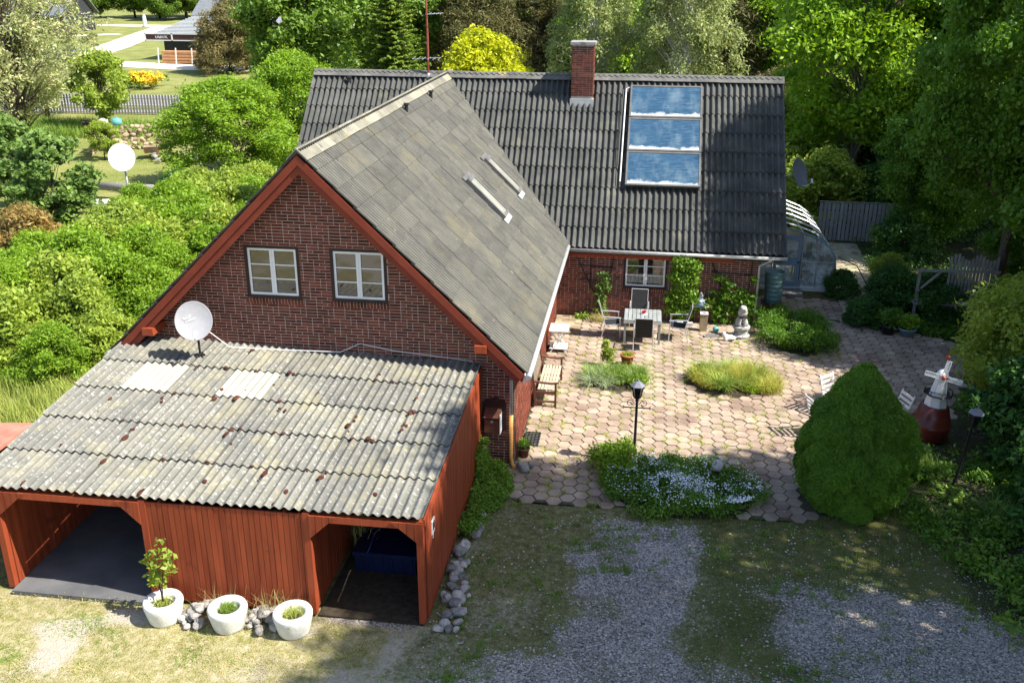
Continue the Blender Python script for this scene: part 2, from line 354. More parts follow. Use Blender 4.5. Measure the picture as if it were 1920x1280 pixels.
def vnoise(x, y, seed=0, sc_=1.):
    """smooth value noise for layouts"""
    r = np.random.default_rng(seed); G = r.random((64, 64)); x = np.asarray(x, float) / sc_; y = np.asarray(y, float) / sc_
    xi = np.floor(x).astype(int); yi = np.floor(y).astype(int); fx = x - xi; fy = y - yi; fx = fx * fx * (3 - 2 * fx); fy = fy * fy * (3 - 2 * fy)
    g = lambda i, j: G[i % 64, j % 64]
    return (g(xi, yi) * (1 - fx) + g(xi + 1, yi) * fx) * (1 - fy) + (g(xi, yi + 1) * (1 - fx) + g(xi + 1, yi + 1) * fx) * fy
def inpoly(x, y, poly):
    x = np.asarray(x, float); y = np.asarray(y, float); r = np.zeros(x.shape, bool); j = len(poly) - 1
    for i in range(len(poly)):
        xi, yi = poly[i]; xj, yj = poly[j]
        r ^= ((yi > y) != (yj > y)) & (x < (xj - xi) * (y - yi) / (yj - yi + 1e-12) + xi); j = i
    return r
def sstep(a, b, t): t = np.clip((t - a) / (b - a), 0, 1); return t * t * (3 - 2 * t)
# ------------------------------------------------------------------ ground
PATIO = [(3.3, -.1), (3.55, -1.1), (4.2, -1.5), (5.3, -1.55), (6.5, -1.5), (9.8, -1.55), (11.6, -.6), (12.6, 1.0), (13.9, 2.9), (15.3, 6.4), (16.1, 8.6), (14.9, 9.35), (13.8, 9.7), (13.0, 10.5), (12.9, 12.3), (10.3, 12.3), (10.3, 9.6), (4.2, 9.6), (4.2, 0.)]
def zones(x, y):
    n1 = vnoise(x, y, 1, 1.7); n2 = vnoise(x, y, 2, .55); n3 = vnoise(x, y, 3, .21)
    wob = (n1 - .5) * 1.5 + (n2 - .5) * .8 + (n3 - .5) * .35
    t1 = 1 - sstep(.75, 1.25, np.abs(x - 6.95 - .18 * (y + 4)) + wob * .6); t1 *= sstep(-1.7, -2.4, y)
    t2 = sstep(9.0, 9.7, x + wob * .5) * (1 - sstep(-3.3, -4.2, -(-y) * -1)) if False else sstep(9.0, 9.8, x + wob * .6) * sstep(-3.2, -4.0, y + .18 * (x - 9.5) + wob * .5)
    t3 = sstep(-5.6, -6.4, y + wob * .7 + .25 * np.maximum(0, 6 - x)) * sstep(2.6, 5.2, x + wob)
    gr = np.clip(np.maximum(np.maximum(t1, t2), t3), 0, 1)
    gr *= 1 - .6 * sstep(.55, .75, vnoise(x, y, 5, .8)) * sstep(.2, .8, vnoise(x + 9, y, 6, 2.2))
    gr *= (1 - sstep(13, 14.5, x)) * (y < 0)
    rb = sstep(1.6, 1.9, x) * (1 - sstep(3.3, 3.45, x)) * (y > -5.7) * (y < 0); gr = np.maximum(gr, rb * .8)
    dry = sstep(5.0, 3.2, x + wob * 1.2) * sstep(-5.4, -5.8, y) ; dry = np.maximum(dry, .35 * sstep(10.5, 7.5, x + wob * 2) * (y < 0))
    bare = sstep(.48, .7, n1 * .6 + n2 * .4) * dry
    lawn = sstep(-6.5, -8, x) * sstep(12, 16, y) ; 
    forest = np.maximum(sstep(11.8, 13.2, x + wob) * (1 - sstep(9.5, 11, y) * (x < 14.2)), sstep(20, 24, y) * (x > -12))
    return gr, dry, bare, lawn, forest
def ground():
    def axis(a, b, step, lo, hi):
        c = list(np.arange(a, b, step)); s = step; v = b
        while v < hi: c.append(v); s *= 1.16; v += s
        c.append(hi); s = step; v = a - step; pre = []
        while v > lo: pre.append(v); s *= 1.16; v -= s
        pre.append(lo); return np.array(pre[::-1] + c)
    X = axis(-10, 17, .13, -420, 420); Y = axis(-11, 13, .13, -120, 700)
    gx, gy = np.meshgrid(X, Y); V = np.stack([gx, gy, np.zeros_like(gx)], -1)
    near = (gx > -11) & (gx < 18) & (gy > -12) & (gy < 14)
    h = (vnoise(gx, gy, 11, .6) - .5) * .025 + (vnoise(gx, gy, 12, .17) - .5) * .012
    built = ((gx > -4.4) & (gx < 10.4) & (gy > -.3)) | ((gx > -4.1) & (gx < 3.6) & (gy > -5.9) & (gy < 0)) | inpoly(gx, gy, PATIO)
    V[..., 2] = np.where(near, h, 0) - np.where(built, .045, 0)
    nx, ny = len(X), len(Y); i = np.arange(nx - 1)[None] + np.arange(ny - 1)[:, None] * nx
    F = np.stack([i, i + 1, i + 1 + nx, i + nx], -1).reshape(-1, 4)
    m, nt, p = _base('ground'); MATS['ground'] = m
    at = N(nt, 'ShaderNodeVertexColor', layer_name='zone'); at2 = N(nt, 'ShaderNodeVertexColor', layer_name='zone2')
    s = N(nt, 'ShaderNodeSeparateColor'); nt.links.new(at.outputs[0], s.inputs[0]); s2 = N(nt, 'ShaderNodeSeparateColor'); nt.links.new(at2.outputs[0], s2.inputs[0])
    ge = N(nt, 'ShaderNodeNewGeometry'); pos = ge.outputs['Position']
    green = ramp(nt, noise(nt, pos, 5, 9, .75), [(.3, (.05, .068, .014)), (.5, (.10, .105, .03)), (.62, (.15, .125, .06)), (.75, (.22, .19, .12))])
    dryc = ramp(nt, noise(nt, pos, 6, 9, .75), [(.32, (.12, .14, .03)), (.45, (.25, .225, .09)), (.58, (.37, .32, .18)), (.7, (.52, .46, .36))])
    barec = ramp(nt, noise(nt, pos, 9, 6, .7), [(.3, (.33, .29, .22)), (.7, (.47, .42, .34))])
    lawnc = ramp(nt, noise(nt, pos, .35, 6, .65), [(.3, (.13, .16, .035)), (.5, (.20, .215, .06)), (.7, (.30, .28, .11))])
    forc = ramp(nt, noise(nt, pos, 1.5, 6, .65), [(.3, (.035, .03, .018)), (.55, (.05, .055, .02)), (.75, (.11, .09, .05))])
    vo = N(nt, 'ShaderNodeTexVoronoi'); vo.inputs['Scale'].default_value = 34; nt.links.new(pos, vo.inputs['Vector'])
    sv = N(nt, 'ShaderNodeSeparateColor'); nt.links.new(vo.outputs['Color'], sv.inputs[0])
    grc = ramp(nt, sv.outputs[0], [(0, (.09, .08, .075)), (.45, (.25, .215, .19)), (.8, (.40, .35, .31)), (1, (.58, .52, .47))])
    def broken(sock, sc_, amt):   # ragged edge between two ground covers
        q = N(nt, 'ShaderNodeMath', operation='MULTIPLY_ADD'); q.inputs[1].default_value = amt; nt.links.new(noise(nt, pos, sc_, 8, .75), q.inputs[0]); nt.links.new(sock, q.inputs[2])
        m_ = N(nt, 'ShaderNodeMapRange'); m_.inputs[1].default_value = .5 * amt + .22; m_.inputs[2].default_value = .5 * amt + .72; nt.links.new(q.outputs[0], m_.inputs[0]); return m_.outputs[0]
    c = mix(nt, broken(s.outputs[1], 8, 1.6), green, dryc); c = mix(nt, broken(s.outputs[2], 11, 1.8), c, barec); c = mix(nt, s2.outputs[0], c, lawnc); c = mix(nt, broken(s2.outputs[1], 4, .8), c, forc); c = mix(nt, broken(s.outputs[0], 13, 2.2), c, grc)
    c = mix(nt, ramp(nt, noise(nt, pos, 45, 3, .6), [(.62, (0, 0, 0)), (.68, (.8, .8, .8))]), c, (.36, .31, .22)); c = mix(nt, ramp(nt, noise(nt, pos, 38, 3, .6), [(.63, (0, 0, 0)), (.69, (.8, .8, .8))]), c, (.03, .03, .015))
    nt.links.new(c, p.inputs['Base Color']); p.inputs['Roughness'].default_value = .95; p.inputs['Specular IOR Level'].default_value = .15
    ad = N(nt, 'ShaderNodeMath', operation='SUBTRACT'); nt.links.new(noise(nt, pos, 25, 5, .7), ad.inputs[0]); nt.links.new(vo.outputs['Distance'], ad.inputs[1])
    nt.links.new(bumpn(nt, ad.outputs[0], .7, .02), p.inputs['Normal'])
    me = np_mesh('ground', V.reshape(-1, 3), F, 'ground', True)
    gr, dry, bare, lawn, forest = zones(gx.ravel(), gy.ravel()); one = np.ones_like(gr)
    a = me.color_attributes.new('zone', 'FLOAT_COLOR', 'POINT'); a.data.foreach_set('color', np.stack([gr, dry, bare, one], 1).astype(np.float32).ravel())
    a = me.color_attributes.new('zone2', 'FLOAT_COLOR', 'POINT'); a.data.foreach_set('color', np.stack([lawn, forest, one * 0, one], 1).astype(np.float32).ravel())
    struct(put('ground', me))
ground()

def pebbles():
    rng = np.random.default_rng(4); P = rng.uniform((3.5, -9.5), (14, -1.7), (90000, 2)); g_ = zones(P[:, 0], P[:, 1])[0]; keep = rng.random(len(P)) < .06 + g_ * .75
    P = P[keep & ~inpoly(P[:, 0], P[:, 1], PATIO)]; n = len(P); s = .009 + .017 * rng.random(n) ** 2
    o = np.array([[1, 0, 0], [0, 1, 0], [-1, 0, 0], [0, -1, 0], [0, 0, .8]]); a = rng.random(n) * 6.28; ca, sa = np.cos(a), np.sin(a)
    st = .7 + .6 * rng.random(n); V = o[None] * s[:, None, None]; V[..., 0] *= st[:, None]
    x = V[..., 0] * ca[:, None] - V[..., 1] * sa[:, None] + P[:, :1]; y = V[..., 0] * sa[:, None] + V[..., 1] * ca[:, None] + P[:, 1:]; z = V[..., 2] + .004 + rng.random(n)[:, None] * .006
    F = (np.arange(n) * 5)[:, None, None] + np.array([[0, 1, 4], [1, 2, 4], [2, 3, 4], [3, 0, 4]]); 
    stuff(tag(put('gravel', np_mesh('gravel', np.stack([x, y, z], -1), F.reshape(-1, 3), 'gravel')), 'loose grey violet gravel covering the drive in front of the patio', 'gravel'))
pebbles()

def lawns():
    rng = np.random.default_rng(5)
    P = rng.uniform((-9, -10), (14, .3), (230000, 2)); gr, dry, bare, lawn, forest = zones(P[:, 0], P[:, 1])
    patch = vnoise(P[:, 0], P[:, 1], 21, .5) * .6 + vnoise(P[:, 0], P[:, 1], 22, 1.6) * .4
    ok = ~inpoly(P[:, 0], P[:, 1], PATIO) & ~((P[:, 0] > -4) & (P[:, 0] < 3.52) & (P[:, 1] > -5.68)) & (P[:, 0] < 12.8)
    dens = (1 - gr * .93) * np.where(dry > .6, .25 + .75 * sstep(.40, .62, patch) - .25 * bare, .30 + .6 * sstep(.38, .6, patch))
    k = ok & (rng.random(len(P)) < dens); P = P[k]; dry = dry[k]; patch = patch[k]; x, y = P.T
    hgt = .03 + .045 * rng.random(len(P)) + .06 * sstep(.55, .75, patch)
    lush = (vnoise(x, y, 31, .7) > .62) | (np.hypot(x - 6.1, (y + 4.6) * .7) < .8) | (np.hypot(x + 2.3, y + 6.5) < .45)
    sel = np.where(lush, 0, np.where(dry > .6, np.where(rng.random(len(P)) < .25, 0, 1), 2))
    for s_, nm, mt, lb in ((0, 'green_grass', 'grass_green', 'fresh green grass tufts among the drive and yard'), (1, 'dry_grass', 'grass_dry', 'dry straw coloured grass in front of the carport'), (2, 'olive_grass', 'grass_olive', 'short olive mossy grass beside the gravel drive')):
        q = sel == s_; Pz = np.c_[P[q], np.zeros(q.sum())]
        V, F = blades(Pz, hgt[q], .014, rng, 1.0, 1)
        stuff(tag(put(nm, np_mesh(nm, V, F, mt)), lb, 'grass'))
    # taller tufts breaking the edges of the drive
    P = rng.uniform((3.7, -9), (13.2, -1.6), (1500, 2)); g_ = zones(P[:, 0], P[:, 1])[0]; k = (rng.random(len(P)) < .25 + .75 * ((g_ > .1) & (g_ < .9))) & ~inpoly(P[:, 0], P[:, 1], PATIO) & (vnoise(P[:, 0], P[:, 1], 44, .9) > .4); P = P[k]
    Q = np.repeat(P, 26, 0) + rng.normal(0, .045, (len(P) * 26, 2)); V, F = blades(np.c_[Q, np.zeros(len(Q))], .05 + .09 * rng.random(len(Q)), .013, rng, .8, 2)
    stuff(tag(put('drive_tufts', np_mesh('drive_tufts', V, F, 'grass_green')), 'scattered green tufts along the edges of the gravel drive', 'grass'))
    # tall grass on the left of the carport
    P = rng.uniform((-12, -4.5), (-4.2, 5.5), (34000, 2)); ok = (P[:, 0] < -4.4 - .0 * P[:, 1]) & (vnoise(P[:, 0], P[:, 1], 41, .6) > .25); P = P[ok]
    V, F = blades(np.c_[P, np.zeros(len(P))], .35 + .5 * rng.random(len(P)), .016, rng, .55, 3)
    stuff(tag(put('tall_grass', np_mesh('tall_grass', V, F, 'grass_tall')), 'tall yellow green meadow grass left of the carport', 'grass'))
    # meadow on the lawn at the back left
    P = rng.uniform((-45, 14), (-9, 48), (60000, 2)); V, F = blades(np.c_[P, np.zeros(len(P))], .05 + .06 * rng.random(len(P)), .03, rng, .9, 1)
    stuff(tag(put('lawn_grass', np_mesh('lawn_grass', V, F, 'grass_tall')), 'sunlit mown lawn behind the hedge at the back left', 'grass'))
    P = rng.uniform((-50, 37.5), (-24.5, 43), (16000, 2)); V, F = blades(np.c_[P, np.zeros(len(P))], .5 + .4 * rng.random(len(P)), .05, rng, .6, 2)
    stuff(tag(put('verge_grass', np_mesh('verge_grass', V, F, 'grass_green')), 'lush long grass growing behind the dry stone wall', 'grass'))
lawns()

# ------------------------------------------------------------------ patio of hexagonal pavers
def patio():
    rng = np.random.default_rng(7)
    b = MB(); b.poly([(x, y, 0.) for x, y in PATIO]); root = b.build('patio', 'joint'); struct(root)
    R = .178; h = R * math.sqrt(3) / 2
    def hexmesh(name, k):
        m = MB(); g = .013; rb = R - g
        ang = [math.pi / 3 * i for i in range(6)]
        ring = lambda r, z: [(r * math.cos(a), r * math.sin(a), z) for a in ang]
        m.add(ring(rb, -.02) + ring(rb, .013) + ring(rb - .010, .021), [(i, (i + 1) % 6, (i + 1) % 6 + 6, i + 6) for i in range(6)] + [(i + 6, (i + 1) % 6 + 6, (i + 1) % 6 + 12, i + 12) for i in range(6)] + [tuple(range(12, 18))])
        return m
    proto = hexmesh('paver', 0); pm = proto.mesh('paver', 'paver')
    cells = []
    for i in range(-5, 60):
        for j in range(-12, 50):
            x = 3.3 + i * 1.5 * R; y = -1.6 + (j + (i % 2) * .5) * 2 * h
            cells.append((x, y))
    c = np.array(cells); ok = inpoly(c[:, 0], c[:, 1], PATIO)
    for cx, cy, rx, ry in ((6.2, 4.95, .75, .85), (9.1, 5.0, 1.15, .85), (7.75, -.75, 1.3, 1.0), (11.2, 8.7, .9, 1.5), (11.05, -.7, .95, .9), (4.55, 8.75, .45, .8)):
        ok &= ~(((c[:, 0] - cx) / rx) ** 2 + ((c[:, 1] - cy) / ry) ** 2 < 1)
    c = c[ok]; dist = np.hypot(c[:, 0] - 6.59, c[:, 1] + 18.3) + np.where(np.abs(c[:, 0] - 7.5) > 4.6, 30, 0); order = np.argsort(dist)
    Vs = []; Fs = []; pv = proto.v; rest = MB()
    for n, k in enumerate(order):
        x, y = c[k]; tx, ty, dz = rng.normal(0, .012), rng.normal(0, .012), rng.normal(.003, .005) - .012 * (vnoise(x, y, 91, 1.2) > .66); M = Matrix.Translation((x, y, dz)) @ Matrix.Rotation(tx, 4, 'X') @ Matrix.Rotation(ty, 4, 'Y') @ Matrix.Rotation(rng.normal(0, .02), 4, 'Z')
        if n < 300: put('paver', pm, root, M)
        else: rest.add([M @ Vector(q) for q in pv], proto.f)
    stuff(rest.build('paver_field', 'paver', root))
    # weeds in the joints
    e = []
    for k in rng.choice(len(c), 1300): 
        a = rng.integers(6) * math.pi / 3 + rng.normal(0, .1); e.append((c[k, 0] + R * math.cos(a), c[k, 1] + R * math.sin(a), .012))
    e = np.repeat(np.array(e), 26, 0); e[:, :2] += rng.normal(0, .035, (len(e), 2)); e = e[(vnoise(e[:, 0], e[:, 1], 77, 1.1) > .38) & (e[:, 0] < 12.5)]
    V, F = blades(e, .04 + .10 * rng.random(len(e)) ** 1.5, .016, rng, .9, 1)
    stuff(tag(put('joint_weeds', np_mesh('joint_weeds', V, F, 'grass_tall')), 'small weeds sprouting from the patio joints', 'weeds'))
patio()

# ------------------------------------------------------------------ house
Wd, Hh, Ee, YR, XL, XR, YE, E2, OV, WW, YW, XW = 4.492, 6.726, 2.356, 14.077, -4.523, 10.893, 9.533, 2.235, .503, 4.188, 9.654, 10.2
S_W = (Hh - Ee) / Wd; S_M = (Hh - E2) / (YR - YE)
A_W = math.atan(S_W); A_M = math.atan(S_M)
def sheet_mesh(name, width, length, pitch, amp, mat, segs=8, thick=.008):
    n = int(round(width / pitch * segs)); xs = np.linspace(0, width, n + 1); zs = amp * np.cos(2 * math.pi * xs / pitch)
    V = []; F = []
    for z0 in (0, -thick):
        for y in (0, length):
            for x, z in zip(xs, zs): V.append((x, y, z + z0))
    k = n + 1
    for i in range(n):
        F += [(i, i + 1, i + 1 + k, i + k), (2 * k + i, 3 * k + i, 3 * k + i + 1, 2 * k + i + 1), (i, 2 * k + i, 2 * k + i + 1, i + 1), (k + i, k + i + 1, 3 * k + i + 1, 3 * k + i)]
    F += [(0, k, 3 * k, 2 * k), (n, 2 * k + n, 3 * k + n, k + n)]
    G = []; V0 = list(V)                      # end faces get corners of their own so the long waves shade evenly
    for j, f in enumerate(F):
        if j < 4 * n and j % 4 < 2: G.append(f if j % 4 == 0 else f)
        else: G.append(tuple(range(len(V), len(V) + 4))); V += [V0[q] for q in f]
    F = G
    me = bpy.data.meshes.new(name); me.from_pydata(V, [], F); me.materials.append(MATS[mat]); me.update()
    me.polygons.foreach_set('use_smooth', [j < 4 * n and j % 4 < 2 for j in range(len(F))]); return me
def lay_sheets(parent, org, ax, up, nor, length, rows, cols, cw, me_of, keep=lambda i, j, q: True, lift=.026, off=-.03, rng=random.Random(1)):
    """rows of overlapping sheets; org = lower corner of the slope"""
    rh = length / rows; ax = Vector(ax); up = Vector(up); nor = Vector(nor)
    for j in range(rows):
        for i in range(cols):
            p = Vector(org) + ax * (i * cw) + up * (j * rh)
            if not keep(i, j, p): continue
            t = lift / (rh + .06); u2 = (up - nor * t).normalized(); n2 = ax.cross(u2)
            q = p + nor * (off + lift + rng.uniform(-.003, .003)) + ax * rng.uniform(-.003, .003) - up * rng.uniform(.0, .008)
            put('roof_sheet', me_of(i, j), parent, frame_matrix(q, ax, u2, n2))
def window(parent, x0, x1, z0, z1, y, depth=.09, cols=2, rows=3, cas=.06):
    b = MB(); yb = y + depth
    b.box(x0 - .003, x0 + cas, y - .012, yb, z0, z1); b.box(x1 - cas, x1 + .003, y - .012, yb, z0, z1)
    b.box(x0 + cas, x1 - cas, y - .012, yb, z0, z0 + cas); b.box(x0 + cas, x1 - cas, y - .012, yb, z1 - cas, z1)
    wd = b.build('window', 'casing_dark', parent, world=True)
    X0, X1, Z0, Z1 = x0 + cas, x1 - cas, z0 + cas, z1 - cas; cw = (X1 - X0) / cols; fr = .05
    for c in range(cols):
        a0 = X0 + c * cw + .002; a1 = a0 + cw - .004; s = MB(); yf = y + .012
        s.box(a0, a0 + fr, yf, yf + .05, Z0, Z1); s.box(a1 - fr, a1, yf, yf + .05, Z0, Z1); s.box(a0 + fr, a1 - fr, yf, yf + .05, Z0, Z0 + fr); s.box(a0 + fr, a1 - fr, yf, yf + .05, Z1 - fr, Z1)
        ph = (Z1 - Z0 - 2 * fr) / rows
        for r in range(1, rows): s.box(a0 + fr, a1 - fr, yf + .008, yf + .04, Z0 + fr + r * ph - .011, Z0 + fr + r * ph + .011)
        s.build('sash', 'white_paint', wd, world=True)
        for r in range(rows):
            g = MB(); g.box(a0 + fr, a1 - fr, yf + .024, yf + .032, Z0 + fr + r * ph + .01 * (r > 0), Z0 + fr + (r + 1) * ph - .01 * (r < rows - 1)); g.build('pane', 'pane', wd, world=True)
    return wd
def sill_bricks(parent, x0, x1, z, y):
    b = MB(); n = int((x1 - x0) / .068)
    for i in range(n):
        a = x0 + i * (x1 - x0) / n
        M = Matrix.Translation((a, y, z)) @ Matrix.Rotation(math.radians(14), 4, 'X')
        b.mbox(M, .006, .062, -.045, .10, -.125, -.005)
    m = MB(); m.mbox(Matrix.Translation((x0, y, z)) @ Matrix.Rotation(math.radians(14), 4, 'X'), 0, x1 - x0, -.036, .09, -.12, -.012)
    s = m.build('window_sill', 'mortar', parent, world=True); b.build('sill_bricks', 'brick', s, world=True)
def bricks_rows(z0, z1, intervals, seed=0, ch=.0667, L=.24, j=.014):
    """monk bond courses as (u, z, width) with u measured along the wall"""
    rng = random.Random(seed); out = []; n = int((z1 - z0) / ch)
    for k in range(n):
        z = z0 + k * ch
        for a, b in intervals(z + ch / 2):
            pat = [.24, .24, .12]; i = (k * 2) % 3 if k % 2 else (k + 1) % 3; u = math.floor(a / .6) * .6 + (.18 if k % 2 else .0) + (k % 4) * .06
            u -= .6
            while u < b:
                wd = pat[i % 3]; i += 1; lo = max(u, a); hi = min(u + wd, b)
                if hi - lo > .045: out.append((lo + j / 2, z + j / 2, hi - lo - j))
                u += wd
    return out
def unit_brick(name):
    b = MB(); b.box(0, 1, -.008, .004, 0, .0525); return b
HOUSE = thing('brick_house', 'red brick house with front gable wing and grey corrugated roofs', 'house')
def house():
    H = HOUSE; WIN = [(-1.48, -.307, 3.534, 4.667), (.354, 1.537, 3.534, 4.667)]
    rake = lambda x: Hh - S_W * abs(x) - .10
    # wing gable wall
    b = MB(); xs = [-WW, WIN[0][0], WIN[0][1], 0, WIN[1][0], WIN[1][1], WW]
    for x0, x1 in zip(xs, xs[1:]):
        hole = next((w_ for w_ in WIN if abs(w_[0] - x0) < 1e-6), None)
        if hole:
            b.prism([(x0, -.05), (x1, -.05), (x1, hole[2]), (x0, hole[2])], 0, .3); b.prism([(x0, hole[3]), (x1, hole[3]), (x1, rake(x1)), (x0, rake(x0))], 0, .3)
        else: b.prism([(x0, -.05), (x1, -.05), (x1, rake(x1)), (x0, rake(x0))], 0, .3)
    gw = b.build('gable_wall', 'mortar', H)
    def iv(z):
        m = min(WW, (Hh - .16 - z) / S_W); segs = [(-m, m)]
        if z < 2.25: segs = [(2.6, m)]
        for w_ in WIN:
            if w_[2] - .12 < z < w_[3] + .0: segs = [t for a, c in segs for t in ((a, min(c, w_[0])), (max(a, w_[1]), c)) if t[1] > t[0] + .02]
        return [(a, c) for a, c in segs if c > a + .06]
    rows = bricks_rows(0, Hh - .25, iv, 3); ub = unit_brick('brick'); um = ub.mesh('brick', 'brick')
    rows.sort(key=lambda q: (q[0] - 6.6) ** 2 * .15 + 18.3 ** 2 + (q[1] - 10) ** 2 * .0 + abs(q[0] - .5) * 18 + abs(q[1] - 3.6) * 9)
    rest = MB()
    for n, (u, z, wd) in enumerate(rows):
        if n < 300: put('brick', um, gw, Matrix.Translation((u, 0, z)) @ Matrix.Diagonal((wd, 1, 1, 1)))
        else: rest.box(u, u + wd, -.007, .004, z, z + .0525)
    stuff(rest.build('brick_courses', 'brick', gw))
    for w_ in WIN: window(H, *w_, 0); sill_bricks(H, w_[0] - .04, w_[1] + .04, w_[2], 0)
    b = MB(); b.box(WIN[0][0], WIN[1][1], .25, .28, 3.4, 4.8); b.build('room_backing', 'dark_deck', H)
    # wing side walls
    b = MB(); b.prism([(.3, -.05), (YW, -.05), (YW, Ee + .1), (.3, Ee + .1)], WW - .3, WW, 'yz'); sw = b.build('side_wall', 'mortar', H)
    rows = bricks_rows(0, Ee, lambda z: [(0, YW)], 5); rest = MB()
    for u, z, wd in rows: rest.box(WW - .004, WW + .007, u, u + wd, z, z + .0525)
    stuff(rest.build('brick_courses', 'brick', sw))
    b = MB(); b.box(-WW, -WW + .3, .3, YW, -.05, Ee + .1); sl_ = b.build('side_wall', 'mortar', H)
    rows = bricks_rows(0, Ee, lambda z: [(0, YW)], 6); rest = MB()
    for u, z, wd in rows: rest.box(-WW - .007, -WW + .004, u, u + wd, z, z + .0525)
    stuff(rest.build('brick_courses', 'brick', sl_))
    # patio wall of the main range
    PW = (6.20, 7.50, .98, 2.06); zt = 2.2; b = MB()
    for x0, x1, z0, z1 in ((WW, PW[0], -.05, zt), (PW[0], PW[1], -.05, PW[2]), (PW[0], PW[1], PW[3], zt), (PW[1], XW, -.05, zt)): b.box(x0, x1, YW, YW + .3, z0, z1)
    fw = b.build('front_wall', 'mortar', H)
    def iv2(z):
        if PW[2] - .12 < z < PW[3]: return [(WW, PW[0]), (PW[1], XW)]
        return [(WW, XW)]
    rest = MB()
    for u, z, wd in bricks_rows(0, zt, iv2, 8): rest.box(u, u + wd, YW - .007, YW + .004, z, z + .0525)
    stuff(rest.build('brick_courses', 'brick', fw))
    window(H, *PW, YW); sill_bricks(H, PW[0] - .03, PW[1] + .03, PW[2], YW)
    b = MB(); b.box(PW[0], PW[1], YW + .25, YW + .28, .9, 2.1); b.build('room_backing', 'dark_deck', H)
    b = MB(); b.prism([(YW + .3, -.05), (18.5, -.05), (18.5, 2.2), (YR, Hh - .15), (YW + .3, 2.2)], XW - .3, XW, 'yz'); b.build('end_wall', 'mortar', H)
    b = MB(); b.prism([(YW + .3, -.05), (18.5, -.05), (18.5, 2.2), (YR, Hh - .15), (YW + .3, 2.2)], -4.2, -3.9, 'yz'); b.build('end_wall', 'mortar', H)
    b = MB(); b.box(-4.2, XW, 18.2, 18.5, -.05, 2.2); b.build('rear_wall', 'mortar', H)
    rest = MB()
    for u, z, wd in bricks_rows(0, Hh - .3, lambda z: [(YW, 18.5)] if z < 2.2 else [(YR - (Hh - .25 - z) / S_M, YR + (Hh - .25 - z) / S_M)], 9): rest.box(XW - .004, XW + .007, u, u + wd, z, z + .0525)
    stuff(rest.build('end_bricks', 'brick', H))
    # ---- wing roof
    c, s = math.cos(A_W), math.sin(A_W); dk = -.075; th = .1
    def slab(a, b_, nrm, lo, hi, ax0, ax1, vert):  # slope slab between two lines
        pass
    b = MB()
    for sg in (1, -1):
        n = (sg * s, c); P0 = (0, Hh); P1 = (sg * Wd, Ee)
        q = [(P0[0] + n[0] * dk, P0[1] + n[1] * dk), (P1[0] + n[0] * dk - sg * .05, P1[1] + n[1] * dk + .05), (P1[0] + n[0] * (dk - th) - sg * .05, P1[1] + n[1] * (dk - th) + .05), (0, Hh - (th - dk) / c)]
        q[0] = (0, Hh + dk / c)
        b.prism(q if sg < 0 else q[::-1], -OV + .05, YR + (0 if sg > 0 else 0))
    rf = b.build('wing_roof', 'dark_deck', H); ln = math.hypot(Wd, Hh - Ee)
    rows = 12; cw = 1.04; cols = 14
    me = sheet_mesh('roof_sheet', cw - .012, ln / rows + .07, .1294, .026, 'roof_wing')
    valley = lambda x: YE + (Hh - S_W * abs(x) - E2) / S_M
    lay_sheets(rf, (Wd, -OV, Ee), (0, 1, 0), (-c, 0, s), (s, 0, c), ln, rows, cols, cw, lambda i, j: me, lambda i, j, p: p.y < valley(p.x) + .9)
    yl = valley(0) + .2
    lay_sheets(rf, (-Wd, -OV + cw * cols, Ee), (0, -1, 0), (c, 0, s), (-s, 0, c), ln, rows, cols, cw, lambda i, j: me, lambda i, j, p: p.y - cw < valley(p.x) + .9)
    k = 0; y = -OV - .02
    rm = MB(); 
    for sg in (1, -1):
        n = Vector((sg * s, 0, c)); d = Vector((sg * c, 0, -s))
        for (t0, t1) in ((.0, .30),):
            vs = [Vector((0, yy, 0)) + d * t + n * o for yy in (0, .93) for t in (t0, t1) for o in (-.014, .006)]
            rm.add(vs, [(0, 1, 3, 2), (4, 6, 7, 5), (0, 4, 5, 1), (2, 3, 7, 6), (0, 2, 6, 4), (1, 5, 7, 3)])
    rmesh = rm.mesh('ridge_tile', 'ridge_tile'); rg = random.Random(4)
    while y < YR - .1:
        put('ridge_tile', rmesh, rf, Matrix.Translation((0, y, Hh + .03 + rg.uniform(0, .012))) @ Matrix.Rotation(rg.uniform(-.008, .008), 4, 'X')); y += .905
    for (vx, vy) in ((.3, 7.17), (.32, 10.14)):
        b = MB(); z = Hh - S_W * vx; b.tube([(vx, vy, z - .05), (vx, vy, z + .16)], .05, 10); b.tube([(vx, vy, z + .15), (vx, vy, z + .2)], .075, 10); b.build('vent_pipe', 'black_plastic', rf)
    # skylights on the wing
    for (y0, y1) in ((6.35, 7.05), (9.25, 9.9)):
        M = frame_matrix((3.03, y0, Hh - S_W * 3.03), (0, 1, 0), (-c, 0, s), (s, 0, c)); L = 1.42; wd = y1 - y0
        b = MB(); b.mbox(M, 0, .08, 0, L, -.02, .10); b.mbox(M, wd - .08, wd, 0, L, -.02, .10); b.mbox(M, .08, wd - .08, 0, .09, -.02, .098); b.mbox(M, .08, wd - .08, L - .12, L, -.02, .112)
        sk = b.build('skylight', 'lead', rf); b = MB(); b.mbox(M, .08, wd - .08, .09, L - .12, .02, .075); b.build('pane', 'skylight_pane', sk)
        b = MB(); b.mbox(M, -.05, wd + .05, -.16, 0, .0, .03); b.build('flashing', 'zinc', sk); b = MB(); b.mbox(M, -.09, wd + .09, L, L + .12, 0, .045); b.build('flashing', 'lead', sk)
